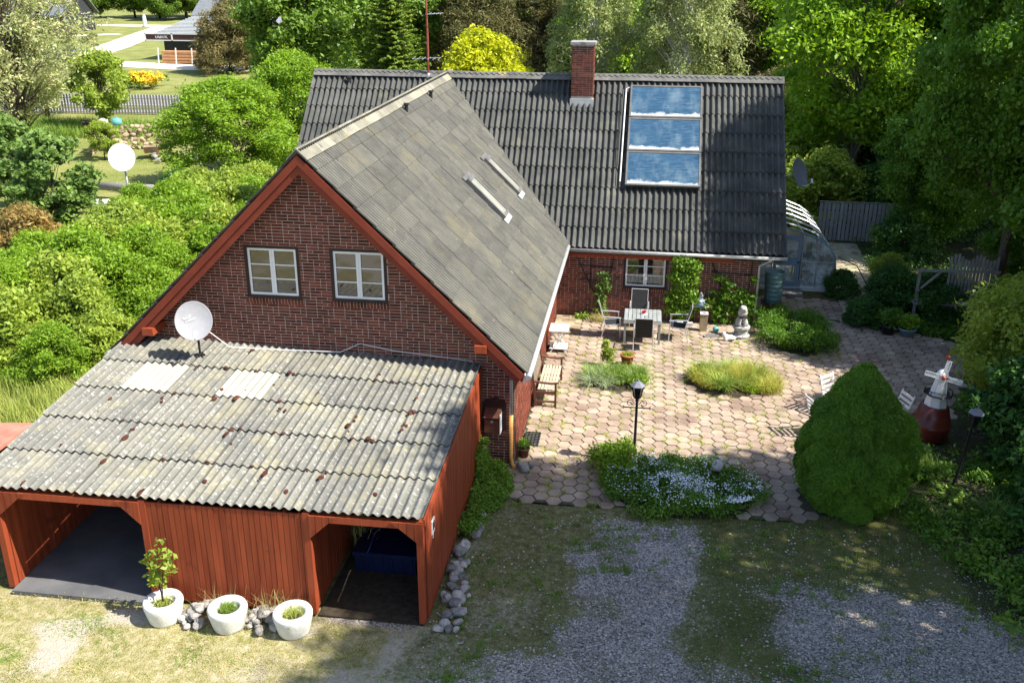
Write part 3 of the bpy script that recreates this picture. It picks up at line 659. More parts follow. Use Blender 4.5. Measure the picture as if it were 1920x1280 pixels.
    # barge boards on the gable
    for sg in (1, -1):
        n = Vector((sg * s, 0, c)); d = Vector((sg * c, 0, -s))
        for nm, o0, o1, yy, thk in (('barge_board', -.205, -.065, -OV - .005, .03), ('barge_board', -.335, -.207, -OV + .03, .035)):
            P = lambda t, o: Vector((0, 0, Hh)) + d * t + n * o
            q = [P(0, o1), P(ln + .02, o1), P(ln + .02, o0), P(0, o0)]
            a = [(0 if i in (0, 3) else p.x, p.z) for i, p in enumerate(q)]
            a[0] = (0, Hh + o1 / c); a[3] = (0, Hh + o0 / c)
            b = MB(); b.prism(a if sg > 0 else a[::-1], yy, yy + thk); b.build(nm, 'barge_red', H)
        b = MB(); q = [(sg * .3, Hh - S_W * .3 - .38), (sg * (Wd - .1), Ee - .24), (sg * (Wd - .1), Ee - .20), (sg * .3, Hh - S_W * .3 - .34)]
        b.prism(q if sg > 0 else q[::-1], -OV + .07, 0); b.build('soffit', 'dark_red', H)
        b = MB(); x = sg * 3.55; z = Hh - S_W * 3.55 - .52; b.prism([(x - .12, z), (x + .12, z), (x + .12, z + .16), (x - .12, z + .16)], -OV - .06, 0); b.build('purlin_end', 'red_paint', H)
    # ---- main roof
    c, s = math.cos(A_M), math.sin(A_M); lm = math.hypot(YR - YE, Hh - E2)
    b = MB(); dk = -.09
    q = [(YR, Hh + dk / c), (YE + .05 - s * dk * -1 * 0, E2 + .05 + dk / c), (YE + .05, E2 + .05 + (dk - .1) / c), (YR, Hh + (dk - .1) / c)]
    b.prism(q[::-1], XL + .05, XR - .05, 'yz')
    q2 = [(2 * YR - a, z) for a, z in q]; b.prism(q2, XL + .05, XR - .05, 'yz')
    mr = b.build('main_roof', 'dark_deck', H)
    wv = .1836; cw = wv * 6; cols = 14; rows = 9
    me2 = sheet_mesh('roof_sheet', cw + .008, lm / rows + .07, wv, .046, 'roof_main', 10)
    wz = lambda x: Hh - S_W * abs(x)
    def keep(i, j, p):
        q = p + Vector((0, c, s)) * (lm / rows)
        inner = all(wz(xx) > q.z + .12 and abs(xx) < Wd for xx in (p.x, p.x + cw))
        return not inner
    lay_sheets(mr, (XR - cw * cols, YE, E2), (1, 0, 0), (0, c, s), (0, -s, c), lm, rows, cols, cw, lambda i, j: me2, keep, .034, -.055)
    me3 = sheet_mesh('roof_sheet', cw + .008, lm / 4 + .07, wv, .036, 'roof_main', 6)
    lay_sheets(mr, (XR, 2 * YR - YE, E2), (-1, 0, 0), (0, -c, s), (0, s, c), lm, 4, cols, cw, lambda i, j: me3, lambda *a: True, .034, -.055)
    rm = MB()
    for sg in (1, -1):
        n = Vector((0, -sg * s, c)); d = Vector((0, -sg * c, -s))
        vs = [Vector((xx, 0, 0)) + d * t + n * o for xx in (0, 1.06) for t in (0, .27) for o in (-.014, .008)]
        rm.add(vs, [(0, 1, 3, 2), (4, 6, 7, 5), (0, 4, 5, 1), (2, 3, 7, 6), (0, 2, 6, 4), (1, 5, 7, 3)])
    rmesh = rm.mesh('ridge_tile', 'ridge_grey'); x = XL
    while x < XR - .3:
        put('ridge_tile', rmesh, mr, Matrix.Translation((x, YR, Hh + .05 + rg.uniform(0, .012))) @ Matrix.Rotation(rg.uniform(-.006, .006), 4, 'Y')); x += 1.027
    for sx in (XL - .005, XR - .015):
        b = MB(); a = [(YR, Hh - .02), (YE, E2 - .02), (YE, E2 - .2), (YR, Hh - .2)]; b.prism(a[::-1], sx, sx + .025, 'yz'); b.build('verge_board', 'dark_house', H)
    b = MB(); z = E2 + (13.78 - YE) * S_M; b.tube([(-3.24, 13.78, z - .1), (-3.24, 13.78, z + .12)], .06, 10); b.tube([(-3.24, 13.78, z + .1), (-3.24, 13.78, z + .16)], .085, 10); b.build('vent_pipe', 'black_plastic', mr)
    # fascia, gutters, downpipes
    b = MB(); b.box(WW + .1, 9.4, YW - .06, YW - .03, 1.90, 2.12); b.build('fascia', 'red_paint', H)
    b = MB(); b.box(9.4, XR - .1, YW - .05, YW - .02, 1.98, 2.12); b.build('fascia', 'dark_house', H)
    b = MB(); b.tube([(Wd, YE - .05, E2 - .10), (XR + .02, YE - .05, E2 - .13)], .055, 8); b.build('gutter', 'zinc', H, True)
    b = MB(); b.tube([(Wd + .04, -OV - .03, Ee - .09), (Wd + .04, YE, Ee - .13)], .06, 8); b.build('gutter', 'zinc', H, True)
    b = MB(); b.box(Wd - .06, Wd - .03, -OV + .05, YE, Ee - .25, Ee - .08); b.build('fascia', 'white_paint', H)
    b = MB(); b.tube([(-Wd - .04, -OV - .05, Ee - .09), (-Wd - .04, YE, Ee - .09)], .06, 8); b.build('gutter', 'zinc', H, True)
    b = MB(); b.tube([(Wd, -.2, Ee - .15), (4.12, -.09, 2.0), (4.12, -.09, 1.2)], .042, 10); d1 = b.build('downpipe', 'zinc', H, True)
    b = MB(); b.tube([(4.12, -.09, 1.21), (4.12, -.09, .2), (4.16, -.16, .08), (4.22, -.26, .05)], .047, 10); b.build('pipe_lower', 'orange_pipe', d1, True)
    b = MB(); b.tube([(10.55, YE - .05, E2 - .14), (10.16, YW - .09, 1.86), (10.16, YW - .09, .03)], .038, 10); b.build('downpipe', 'blue_paint' if False else 'zinc', H, True)
    # chimney
    cx0, cx1, cy0, cy1, cz1 = 4.21, 4.90, 13.29, 13.97, 7.72; cz0 = E2 + (cy0 - YE) * S_M - .05
    b = MB(); b.box(cx0 + .006, cx1 - .006, cy0 + .006, cy1 - .006, cz0, cz1); ch = b.build('chimney', 'mortar', H)
    for kf, (o, ax, ln_) in enumerate((((cx0, cy0), (1, 0), cx1 - cx0), ((cx1, cy0), (0, 1), cy1 - cy0), ((cx1, cy1), (-1, 0), cx1 - cx0), ((cx0, cy1), (0, -1), cy1 - cy0))):
        for u, z, wd in bricks_rows(cz0 + .25 if kf in (0, 2) else cz0 + .2, cz1, lambda z: [(0, ln_)], 20 + kf):
            M = frame_matrix((o[0] + ax[0] * u, o[1] + ax[1] * u, z), (ax[0] * wd, ax[1] * wd, 0), (-ax[1], ax[0], 0), (0, 0, 1)); put('brick', um, ch, M)
    b = MB(); b.box(cx0 - .05, cx1 + .05, cy0 - .05, cy1 + .05, cz1, cz1 + .09); b.build('chimney_cap', 'concrete', ch)
    b = MB(); b.box(cx0 - .03, cx1 + .03, cy0 - .03, cy1 + .03, cz0 - .2, cz0 + .17); b.build('flashing', 'zinc', ch)
house()
# ------------------------------------------------------------------ carport
CX0, CX1, CY, CYF = -4.25, 3.489, -.06, -5.607
def zcar(x, y):
    t = (x - CX0) / (CX1 - CX0); back = 2.58 - .245 * t; k = (y - CYF) / (0 - CYF); return 1.99 + (back - 1.99) * k
CAR = thing('carport', 'red boarded carport with low grey corrugated roof in front of gable', 'carport', (0, -2.8, 0))
def carport():
    K = CAR; R0 = ROOT[K.name]; PX = (-3.83, -1.25, 1.57, 3.46); Y = -5.56
    bd = .098
    def board_wall(name, p0, p1, ztop, nrm, mat='red_wood', zb=.03):
        p0 = Vector(p0); p1 = Vector(p1); d = (p1 - p0); L = d.length; d.normalize(); n = max(1, round(L / bd)); w_ = L / n
        bk = MB(); nn = Vector(nrm)
        q = [p0 - nn * .02, p1 - nn * .02]; bk.add([(a.x - nn.x * t, a.y - nn.y * t, z) for t in (0, .02) for a, z in ((q[0], zb), (q[1], zb), (q[1], ztop(q[1]) - .03), (q[0], ztop(q[0]) - .03))], [(0, 1, 2, 3), (4, 7, 6, 5), (0, 4, 5, 1), (1, 5, 6, 2), (2, 6, 7, 3), (3, 7, 4, 0)])
        wl = bk.build(name, 'dark_red', K, world=True); ub = MB(); ub.box(.004, w_ - .004, -.018, 0, 0, 1); um = ub.mesh('board', mat); rg = random.Random(len(name))
        for i in range(n):
            a = p0 + d * (i * w_); m = a + d * (w_ / 2); h = ztop(m) - zb - .02
            put('board', um, wl, frame_matrix(a + Vector((0, 0, zb)) + nn * rg.uniform(-.003, .003) - R0, d, -nn, (0, 0, 1)) @ Matrix.Diagonal((1, 1, h, 1)))
        return wl
    top = lambda p: zcar(p.x, p.y) - .045
    board_wall('front_wall', (PX[1], Y - .02, 0), (PX[2], Y - .02, 0), lambda p: zcar(p.x, p.y) - .07, (0, -1, 0))
    board_wall('side_wall', (PX[3] + .02, Y + .06, 0), (PX[3] + .02, -.15, 0), top, (1, 0, 0), 'red_paint')
    board_wall('partition_wall', (PX[2] + .02, Y + .06, 0), (PX[2] + .02, -.1, 0), top, (1, 0, 0))
    board_wall('partition_wall', (PX[1] - .02, -.1, 0), (PX[1] - .02, Y + .06, 0), top, (-1, 0, 0))
    board_wall('inner_wall', (PX[0] + .05, Y + .06, 0), (PX[0] + .05, -.1, 0), top, (1, 0, 0))
    board_wall('outer_wall', (PX[0] - .05, -.1, 0), (PX[0] - .05, Y + .06, 0), top, (-1, 0, 0))
    for x in (PX[0], PX[1] + .05, PX[2] - .0, PX[3] - .04):
        b = MB(); b.box(x - .055, x + .055, Y - .055, Y + .055, 0, zcar(x, Y) - .06); b.build('post', 'red_paint', K, world=True)
    b = MB(); b.box(3.38, 3.5, -.2, -.09, 0, 2.25); b.build('post', 'red_paint', K, world=True)
    # boarded corner braces
    def gusset(xc, sg, w_, h):
        zt = zcar(xc, Y) - .09; n = max(2, int(w_ / .105))
        for i in range(n):
            a = i / n; e = (i + 1) / n - .008 / w_
            x0, x1 = xc + sg * w_ * a, xc + sg * w_ * e; z0, z1 = zt - h * (1 - a), zt - h * (1 - e)
            b = MB(); q = [(x0, z0), (x1, z1), (x1, zt), (x0, zt)]; b.prism(q if sg > 0 else q[::-1], Y - .075, Y - .057); b.build('brace_board', 'red_wood', K, world=True)
    gusset(PX[0] - .04, 1, .62, .55); gusset(PX[1], -1, .42, .42); gusset(PX[2] + .05, 1, .45, .42); gusset(PX[3], -1, .5, .42)
    for a_, c_ in ((0, 1), (2, 3)): b = MB(); b.box(PX[a_], PX[c_], Y - .05, Y + .05, 1.78, 1.9); b.build('lintel', 'red_paint', K, world=True)
    # roof: purlins under the sheets
    b = MB()
    for i in range(8):
        x = -4.1 + i * 1.06; b.bar((x, CYF + .03, zcar(x, CYF) - .13), (x, -.1, zcar(x, -.1) - .13), .05, .1)
    rf = b.build('roof', 'red_paint', K, world=True)
    cols, rows = 8, 5; cw = (CX1 - CX0) / cols; L = (CY - CYF)
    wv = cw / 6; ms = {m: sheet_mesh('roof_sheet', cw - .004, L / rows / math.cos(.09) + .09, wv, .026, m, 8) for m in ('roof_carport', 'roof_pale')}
    rg = random.Random(6)
    for j in range(rows):
        for i in range(cols):
            x = CX0 + i * cw; y = CYF + j * L / rows; xm = x + cw / 2
            p = Vector((x, y, zcar(x, y))); ax = (Vector((x + cw, y, zcar(x + cw, y))) - p).normalized(); up = Vector((xm, y + 1, zcar(xm, y + 1))) - Vector((xm, y, zcar(xm, y))); nor = ax.cross(up).normalized(); up = nor.cross(ax)
            lift = .034; t = lift / (L / rows + .05); u2 = (up - nor * t).normalized(); n2 = ax.cross(u2)
            pale = (j == 3 and i in (1, 3))
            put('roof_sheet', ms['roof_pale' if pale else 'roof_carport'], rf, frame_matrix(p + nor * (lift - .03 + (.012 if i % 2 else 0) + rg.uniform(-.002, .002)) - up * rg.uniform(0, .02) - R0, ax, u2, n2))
    # cushions of dark red moss along the sheet joints
    b = MB(); rg = random.Random(9)
    spots = []
    for i in range(1, cols):
        for k in range(14): spots.append((CX0 + i * cw + rg.gauss(0, .03), CYF + rg.random() * L * (.95 if i > 2 else .6)))
    for j in range(1, rows):
        for k in range(16): spots.append((CX0 + 1 + rg.random() * 5.8, CYF + j * L / rows + rg.gauss(-.04, .03)))
    for k in range(26): spots.append((-1.5 + rg.gauss(1.0, 1.0), CYF + rg.random() * L * .8))
    for x, y in spots:
        if rg.random() < .55 or x > 3.4: continue
        r = rg.uniform(.012, .045) * (1.5 if rg.random() < .12 else 1); z = zcar(x, y) + .022
        b.lathe([(r, -.02), (r, .0), (r * .75, r * .3), (r * .25, r * .45)], 7, (x, y, z), 1, rg.uniform(1, 2.4))
    stuff(b.build('moss', 'moss_dark', rf, True, world=True))
    # barge strip, fascia and floor
    b = MB(); b.bar((CX1 + .0, CYF + .03, zcar(CX1, CYF) - .10), (CX1 + .0, -.12, zcar(CX1, -.12) - .10), .03, .13); b.build('barge_board', 'red_gloss' if False else 'red_paint', K, world=True)
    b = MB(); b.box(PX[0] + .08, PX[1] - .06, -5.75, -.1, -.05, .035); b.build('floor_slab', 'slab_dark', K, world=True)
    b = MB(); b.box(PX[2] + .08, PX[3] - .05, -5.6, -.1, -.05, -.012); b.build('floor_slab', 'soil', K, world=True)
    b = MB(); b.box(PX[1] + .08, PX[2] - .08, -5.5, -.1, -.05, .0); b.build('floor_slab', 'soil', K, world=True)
    b = MB(); b.box(CX1 - .05, CX0 + 4.1, -.07, -.01, 2.2, 2.3); b.build('wall_strip', 'dark_house', K, world=True)  # dark strip along the wall behind the roof's back edge
carport()

def stone_mesh(seed, mat, sub=2):
    bm = bmesh.new(); bmesh.ops.create_icosphere(bm, subdivisions=sub, radius=1); r = random.Random(seed)
    ph = [Vector((r.gauss(0, 1), r.gauss(0, 1), r.gauss(0, 1))).normalized() for _ in range(7)]
    for v in bm.verts:
        d = v.co.normalized(); k = 1 - .62 * sum(max(0, d.dot(p) - .62) for p in ph); v.co = d * k
    me = bpy.data.meshes.new('stone'); bm.to_mesh(me); bm.free(); me.materials.append(MATS[mat])
    return me
STONES = {m: [stone_mesh(i + 10 * k, m) for i in range(4)] for k, m in enumerate(('stone', 'stone_tan'))}
def stones(parent, spots, mat='stone', seed=0):
    r = random.Random(seed); R0 = ROOT[parent.name]
    for x, y, z, s in spots:
        o = put('stone', r.choice(STONES[mat]), parent, loc=Vector((x, y, z)) - R0, rot=(r.uniform(-.4, .4), r.uniform(-.4, .4), r.random() * 6.28), scale=(s * r.uniform(.9, 1.35), s * r.uniform(.8, 1.1), s * r.uniform(.65, .9)))
def pile(name, label, cx, cy, rx, ry, n, s0, s1, seed):
    t = thing(name, label, 'stones', (cx, cy, 0)); r = random.Random(seed); sp = []
    for i in range(n):
        a = r.random() * 6.28; q = math.sqrt(r.random()); s = r.uniform(s0, s1); top = (1 - q) * .16
        sp.append((cx + math.cos(a) * rx * q, cy + math.sin(a) * ry * q, s * .55 + top, s))
    stones(t, sp, seed=seed); return t
pile('stone_pile', 'heap of round field stones between the left and middle white pots', -.26, -5.95, .30, .34, 46, .055, .095, 1)
pile('stone_pile', 'heap of round field stones between the middle and right white pots', .86, -5.93, .30, .34, 46, .055, .095, 2)
def stone_row():
    t = thing('stone_row', 'row of grey field stones along the red carport side wall', 'stones', (3.75, -4.6, 0)); r = random.Random(5); sp = []
    for i in range(44):
        y = -5.75 + 2.35 * r.random(); s = r.uniform(.05, .12) * (1.0 if r.random() < .85 else 1.35); sp.append((3.62 + .42 * r.random() ** 1.3 * (.5 + .5 * (y < -4.4)), y, s * .5, s))
    for y in (-2.35, -2.75, -2.95, -1.6): sp.append((3.85, y, .08, .14))
    stones(t, sp, seed=8)
stone_row()
def white_rock():
    t = thing('white_rock', 'pale rock lying in front of the orange downpipe foot', 'stone', (4.4, -.3, 0)); stones(t, [(4.42, -.32, .1, .15), (4.24, -.12, .07, .09), (4.55, -.16, .06, .08)], seed=3)
white_rock()

# ------------------------------------------------------------------ white pots in front of the carport
def white_pot(x, y, label):
    t = thing('planter_pot', label, 'planter', (x, y, 0), group='white concrete pots in front of the carport')
    b = MB(); b.lathe([(.235, 0), (.255, .04), (.29, .2), (.315, .30), (.32, .36), (.305, .395), (.26, .40), (.205, .385), (.185, .34), (.18, .30)], 28); b.build('pot', 'white_rough', t, True)
    b = MB(); b.lathe([(.19, .28), (.12, .325), (.02, .335)], 14); b.build('soil', 'soil', t); return t
def pot_plant(name, label, loc, n, L, W, lean, mat, spread, seed, cat_='plant', parent=None):
    rng = np.random.default_rng(seed); P = rng.normal(0, spread, (n, 3)); P[:, 2] = 0
    V, F = blades(P, L * (.5 + .7 * rng.random(n)), W, rng, lean, 3); me = np_mesh(name, V, F, mat)
    if parent: return put(name, me, parent, loc=loc)
    return tag(put(name, me, loc=loc), label, cat_)
PP = [(-.80, -6.08), (.31, -6.10), (1.40, -6.08)]
white_pot(*PP[0], 'leftmost round white pot holding a leafy sapling'); white_pot(*PP[1], 'middle round white pot with low green weeds'); white_pot(*PP[2], 'rightmost round white pot with thin grass')
pot_plant('pot_weeds', 'low bright green weeds filling the middle white pot', (*PP[1], .31), 380, .13, .014, .9, 'grass_green', .07, 1)
pot_plant('pot_grass', 'thin green grass filling the rightmost white pot', (*PP[2], .31), 260, .18, .011, .9, 'grass_tall', .07, 2)
pot_plant('pot_grass', 'sparse grass at the foot of the sapling in the left white pot', (*PP[0], .31), 240, .11, .011, .9, 'grass_tall', .07, 3)
pot_plant('wild_grass', 'dry seeding grass against the red boards behind the rightmost pot', (1.0, -5.78, 0), 130, .75, .008, .55, 'grass_dry', .22, 4)
pot_plant('wild_grass', 'thin dry grass against the red boards behind the middle pot', (.1, -5.78, 0), 80, .65, .008, .55, 'grass_dry', .18, 5)
def sapling():
    t = thing('sapling', 'young sapling with bright green leaves growing from the left white pot', 'sapling', (*PP[0], .31)); rng = np.random.default_rng(8)
    b = MB(); stems = []
    for dx, dy, h in ((.02, -.02, 1.08), (-.10, .03, .85), (.12, .02, .92)):
        pts = [(dx * k ** 1.4, dy * k ** 1.4, h * k) for k in np.linspace(0, 1, 6)]; b.tube(pts, [.012 * (1 - .7 * i / 5) for i in range(6)], 6); stems.append((dx, dy, h))
    b.build('stem', 'bark', t, True)
    cen = []; 
    for dx, dy, h in stems:
        for k in np.linspace(.42, 1.02, 7): cen.append((dx * k * 1.6 + rng.normal(0, .05), dy * k + rng.normal(0, .05), h * k))
    V, F = clump_leaves(cen, [.10] * len(cen), 11, .055, rng, .4, .5, .9, .6); put('leaves', np_mesh('leaves', V, F, 'leaf_hedge2'), t)
sapling()

# ------------------------------------------------------------------ things in the right carport bay
def bay():
    t = thing('storage_box', 'blue plastic storage box inside the right carport bay', 'box', (2.45, -3.9, 0))
    b = MB(); b.box(-.55, .55, -.4, .4, 0, .32); b.build('body', 'blue_plastic', t); b = MB(); b.box(-.58, .58, -.43, .43, .322, .40); b.build('lid', 'blue_plastic', t)
    b = MB()
    for i in range(6): b.box(-.45 + i * .18, -.40 + i * .18, -.415, -.40, .02, .3)
    b.build('ribs', 'blue_plastic', t)
    t = thing('wooden_crate', 'low brown wooden crate beside the blue storage box', 'crate', (3.2, -4.0, 0)); b = MB()
    for z in (.02, .11, .20): b.box(-.16, .16, -.3, -.28, z, z + .07); b.box(-.16, -.14, -.28, .3, z, z + .07); b.box(.14, .16, -.28, .3, z, z + .07)
    b.build('slats', 'wood_brown', t)
    pot_plant('dried_plant', 'bundle of dry plant stalks standing left in the right carport bay', (1.85, -3.7, 0), 70, 1.25, .02, .5, 'grass_dry', .08, 11)
bay()
def meter():
    t = thing('thermometer_plate', 'small white framed plate screwed to the red carport side wall', 'plate', (3.5, -5.05, 1.45)); b = MB(); b.box(0, .02, -.09, .09, -.05, .2); b.build('plate', 'grey_plastic', t)
    b = MB(); b.box(.021, .026, -.06, .06, .02, .16); b.build('display', 'black_plastic', t); b = MB(); b.box(.0, .014, -.02, .02, -.16, -.05); b.build('stem', 'grey_plastic', t)
meter()

# ------------------------------------------------------------------ satellite dishes, antenna
def dish(name, label, center, nrm, r, mat, lnb=True):
    c = Vector(center); n = Vector(nrm).normalized(); x = Vector((0, 0, 1)).cross(n).normalized(); y = n.cross(x); t = thing(name, label, 'satellite dish', (c.x, c.y, 0))
    M = frame_matrix(c - Vector((c.x, c.y, 0)), x, y, n); b = MB(); prof = [(r * k, .16 * r * (k * k)) for k in (.02, .3, .55, .8, .97)] + [(r, .165 * r), (r * 1.015, .15 * r), (r * .97, .13 * r), (r * .5, -.0 * r + .02 * r), (.03, -.03)]
    b.lathe(prof, 36, M=M @ Matrix.Diagonal((.95, 1.04, 1, 1))); d = b.build('reflector', mat, t, True)
    b = MB(); b.mbox(M, -.07, .07, -.1, .1, -.1, -.02); b.build('bracket', 'black_metal', t)
    e = M @ Vector((0, -r * .98, .1 * r)); tip = M @ Vector((0, -r * .82, r * .95))
    b = MB(); b.tube([e, M @ Vector((0, -r * 1.02, r * .55)), tip], .014, 6); b.build('feed_arm', 'grey_plastic', t)
    q = (M @ Vector((0, 0, r * .9)) - tip).normalized(); b = MB(); b.tube([tip - q * .05, tip + q * .06, tip + q * .09], [.03, .035, .045], 10); b.build('receiver', 'white_paint', t)
    return t, M, d
t, M, d = dish('roof_satellite_dish', 'light grey satellite dish on the carport roof before the gable', (-2.31, -.9, 3.27), (.36, -.80, .36), .385, 'dish_grey')
b = MB()
b.tube([M @ Vector((-.17, .05, .052)), M @ Vector((-.12, .055, .05)), M @ Vector((-.07, .09, .05)), M @ Vector((-.05, .13, .052))], .006, 5)
b.tube([M @ Vector((-.20, .08, .055)), M @ Vector((-.18, .07, .055))], .006, 5)
for i in range(7): b.tube([M @ Vector((-.16 + i * .033, .0 + .008 * i, .05 + .002 * i)), M @ Vector((-.145 + i * .033, .018 + .008 * i, .05 + .002 * i))], .005, 4)
b.build('emblem', 'dish_white', d)
b = MB(); zr = zcar(-2.3, -.8); b.tube([(0, .1, zr + .02), (0, .1, 3.2)], .025, 8); b.tube([(-.1, .1, zr + .05), (.1, .1, zr + .05)], .03, 6); b.tube([(0, .02, zr + .05), (0, .2, zr + .05)], .03, 6); b.build('mast', 'black_metal', t)
def cable():
    r = random.Random(3); pts = [(-2.05, -.85, 3.05), (-1.75, -.6, 2.62), (-1.3, -.35, zcar(-1.3, -.35) + .05), (-.4, -.25, zcar(-.4, -.25) + .04), (.5, -.18, zcar(.5, -.2) + .05), (.9, -.04, 2.62), (1.6, -.03, 2.5), (2.6, -.03, 2.42), (3.3, -.03, 2.36)]
    b = MB(); b.tube(pts, .009, 5); tag(b.build('antenna_cable', 'white_paint', smooth=True), 'white cable running from the roof dish along the gable foot', 'cable')
cable()
t, M, d = dish('garden_satellite_dish', 'white satellite dish on a tall pole behind the left hedge', (-15.0, 19.45, 2.51), (.45, -.80, .25), .55, 'dish_white')
b = MB(); b.tube([(.0, .12, 0), (.03, .12, 1.2), (0, .1, 2.5)], .045, 8); b.tube([(-.06, .14, .4), (-.02, .14, 2.0)], .012, 5); b.build('pole', 'zinc', t, True)
t, M, d = dish('gable_satellite_dish', 'slate grey satellite dish at the right roof end above the conservatory', (11.42, 12.5, 4.05), (.72, -.55, .32), .43, 'dish_slate')
b = MB(); b.tube([(-.15, .1, 3.95), (-.5, .08, 3.9), (-1.25, .05, 3.9)], .025, 7); b.tube([(-.5, .08, 3.0), (-.5, .08, 4.0)], .025, 7); b.build('wall_arm', 'zinc', t)
def antenna():
    t = thing('antenna_mast', 'rusty red aerial mast with side rods rising from the ridge', 'antenna', (-.59, 13.98, 6.6)); b = MB(); b.tube([(0, 0, 0), (0, 0, 1.5)], .04, 8); b.tube([(0, 0, 1.5), (-.05, 0, 5.5)], .032, 8); b.build('mast', 'rust', t)
    b = MB(); b.tube([(-.55, .1, .55), (.45, -.1, .62)], .012, 6)
    for k in range(6): 
        x = -.5 + k * .18; b.tube([(x, .1 - (k * .035) - .25, .56), (x, .1 - k * .035 + .25, .60)], .007, 5)
    b.build('aerial', 'alu', t)
    b = MB(); b.tube([(-.05, 0, 1.95), (.55, -.05, 2.0)], .012, 6)
    for k in range(4): b.tube([(.12 + k * .12, -.2, 1.97), (.12 + k * .12, .16, 2.0)], .007, 5)
    b.build('aerial', 'alu', t)
    b = MB(); b.lathe([(.09, -.05), (.07, .05), (.045, .12)], 10); b.build('collar', 'zinc', t)
antenna()

# ------------------------------------------------------------------ solar collector on the main roof
def solar():
    m, nt, p = _base('solar_glass'); MATS['solar_glass'] = m; tc = N(nt, 'ShaderNodeTexCoord'); oi = N(nt, 'ShaderNodeObjectInfo')
    mp = N(nt, 'ShaderNodeMapping'); nt.links.new(tc.outputs['Object'], mp.inputs[0])
    cb = N(nt, 'ShaderNodeCombineXYZ'); mm = N(nt, 'ShaderNodeMath', operation='MULTIPLY'); mm.inputs[1].default_value = 37; nt.links.new(oi.outputs['Random'], mm.inputs[0]); nt.links.new(mm.outputs[0], cb.inputs[2]); nt.links.new(cb.outputs[0], mp.inputs['Location'])
    st = N(nt, 'ShaderNodeMapping'); st.inputs['Scale'].default_value = (1.2, 11, 1); nt.links.new(mp.outputs[0], st.inputs[0])
    st2 = N(nt, 'ShaderNodeMapping'); st2.inputs['Scale'].default_value = (1.6, .8, 1); nt.links.new(mp.outputs[0], st2.inputs[0])
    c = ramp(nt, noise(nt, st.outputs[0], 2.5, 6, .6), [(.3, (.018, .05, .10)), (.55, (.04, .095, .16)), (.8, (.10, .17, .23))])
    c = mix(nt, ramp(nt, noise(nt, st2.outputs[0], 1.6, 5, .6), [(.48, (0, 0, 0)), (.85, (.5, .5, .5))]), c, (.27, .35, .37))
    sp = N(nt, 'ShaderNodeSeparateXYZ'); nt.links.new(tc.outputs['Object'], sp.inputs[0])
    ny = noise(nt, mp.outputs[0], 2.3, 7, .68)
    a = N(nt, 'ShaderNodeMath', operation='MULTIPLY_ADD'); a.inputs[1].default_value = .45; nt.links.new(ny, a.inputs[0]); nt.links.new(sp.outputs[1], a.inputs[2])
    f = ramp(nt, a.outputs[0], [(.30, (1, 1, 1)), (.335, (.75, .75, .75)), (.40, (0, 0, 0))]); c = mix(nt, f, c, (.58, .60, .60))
    nt.links.new(c, p.inputs['Base Color']); p.inputs['Roughness'].default_value = .12; p.inputs['Specular IOR Level'].default_value = .45
    t = thing('solar_collector', 'three stacked blue glazed solar collectors on the main roof', 'solar panel', (7.2, 11.0, 3.65))
    c_, s_ = math.cos(A_M), math.sin(A_M); R0 = ROOT[t.name]; W_ = 2.26; L_ = 1.235
    for k in range(3):
        y0 = YE + (11.05 - YE) + k * (L_ + .03) * c_; o = Vector((6.10, y0, E2 + (y0 - YE) * S_M)) + Vector((0, -s_, c_)) * .06 - R0
        M = frame_matrix(o, (1, 0, 0), (0, c_, s_), (0, -s_, c_)); b = MB(); e = .055
        b.mbox(M, 0, W_, 0, e, 0, .10); b.mbox(M, 0, W_, L_ - e, L_, 0, .10); b.mbox(M, 0, e, e, L_ - e, 0, .10); b.mbox(M, W_ - e, W_, e, L_ - e, 0, .10)
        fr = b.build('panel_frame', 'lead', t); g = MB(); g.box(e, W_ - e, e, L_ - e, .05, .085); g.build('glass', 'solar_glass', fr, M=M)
    b = MB()
    o = Vector((5.94, 11.15, E2 + (11.15 - YE) * S_M)) + Vector((0, -s_, c_)) * .1 - R0; M = frame_matrix(o, (1, 0, 0), (0, c_, s_), (0, -s_, c_))
    b.tube([M @ Vector((0, 0, 0)), M @ Vector((.02, 3.5, 0)), M @ Vector((.18, 3.6, 0))], .022, 7); b.build('supply_pipe', 'white_rough', t)
    b = MB(); b.tube([M @ Vector((-.1, .6, -.02)), M @ Vector((-.07, 3.5, -.02))], .018, 6); b.build('supply_pipe', 'black_metal', t)
    b = MB(); b.mbox(M, .18, 2.4, -.02, .14, -.10, -.03); b.build('support_rail', 'black_metal', t)
solar()

# ------------------------------------------------------------------ mailbox
def mailbox():
    t = thing('mailbox', 'brown mailbox on an arched dark board on the brick corner', 'mailbox', (3.76, -.02, 1.15)); b = MB()
    pts = [(-.25, -.34), (.25, -.34), (.25, .28)] + [(.25 * math.cos(a), .28 + .12 * math.sin(a)) for a in np.linspace(.15, math.pi - .15, 8)] + [(-.25, .28)]
    b.prism(pts, -.03, 0); b.build('backboard', 'casing_dark', t)
    b = MB(); b.prism([(-.03, -.3), (-.27, -.3), (-.27, .06), (-.03, .18)], -.18, .14, 'yz'); b.build('box', 'wood_brown', t)
    b = MB(); b.prism([(-.025, .19), (-.30, .07), (-.30, .045), (-.28, .05), (-.025, .165)], -.20, .16, 'yz'); b.build('lid', 'wood_brown', t)
    b = MB(); b.box(-.16, .12, -.277, -.272, .0, .04); b.build('slot', 'black_metal', t); b = MB(); b.tube([(-.02, -.272, -.03), (-.02, -.285, -.03)], .03, 10); b.build('lock', 'zinc', t)
    b = MB(); b.box(.145, .16, -.29, -.03, -.32, .12); b.build('side_trim', 'white_paint', t)
mailbox()

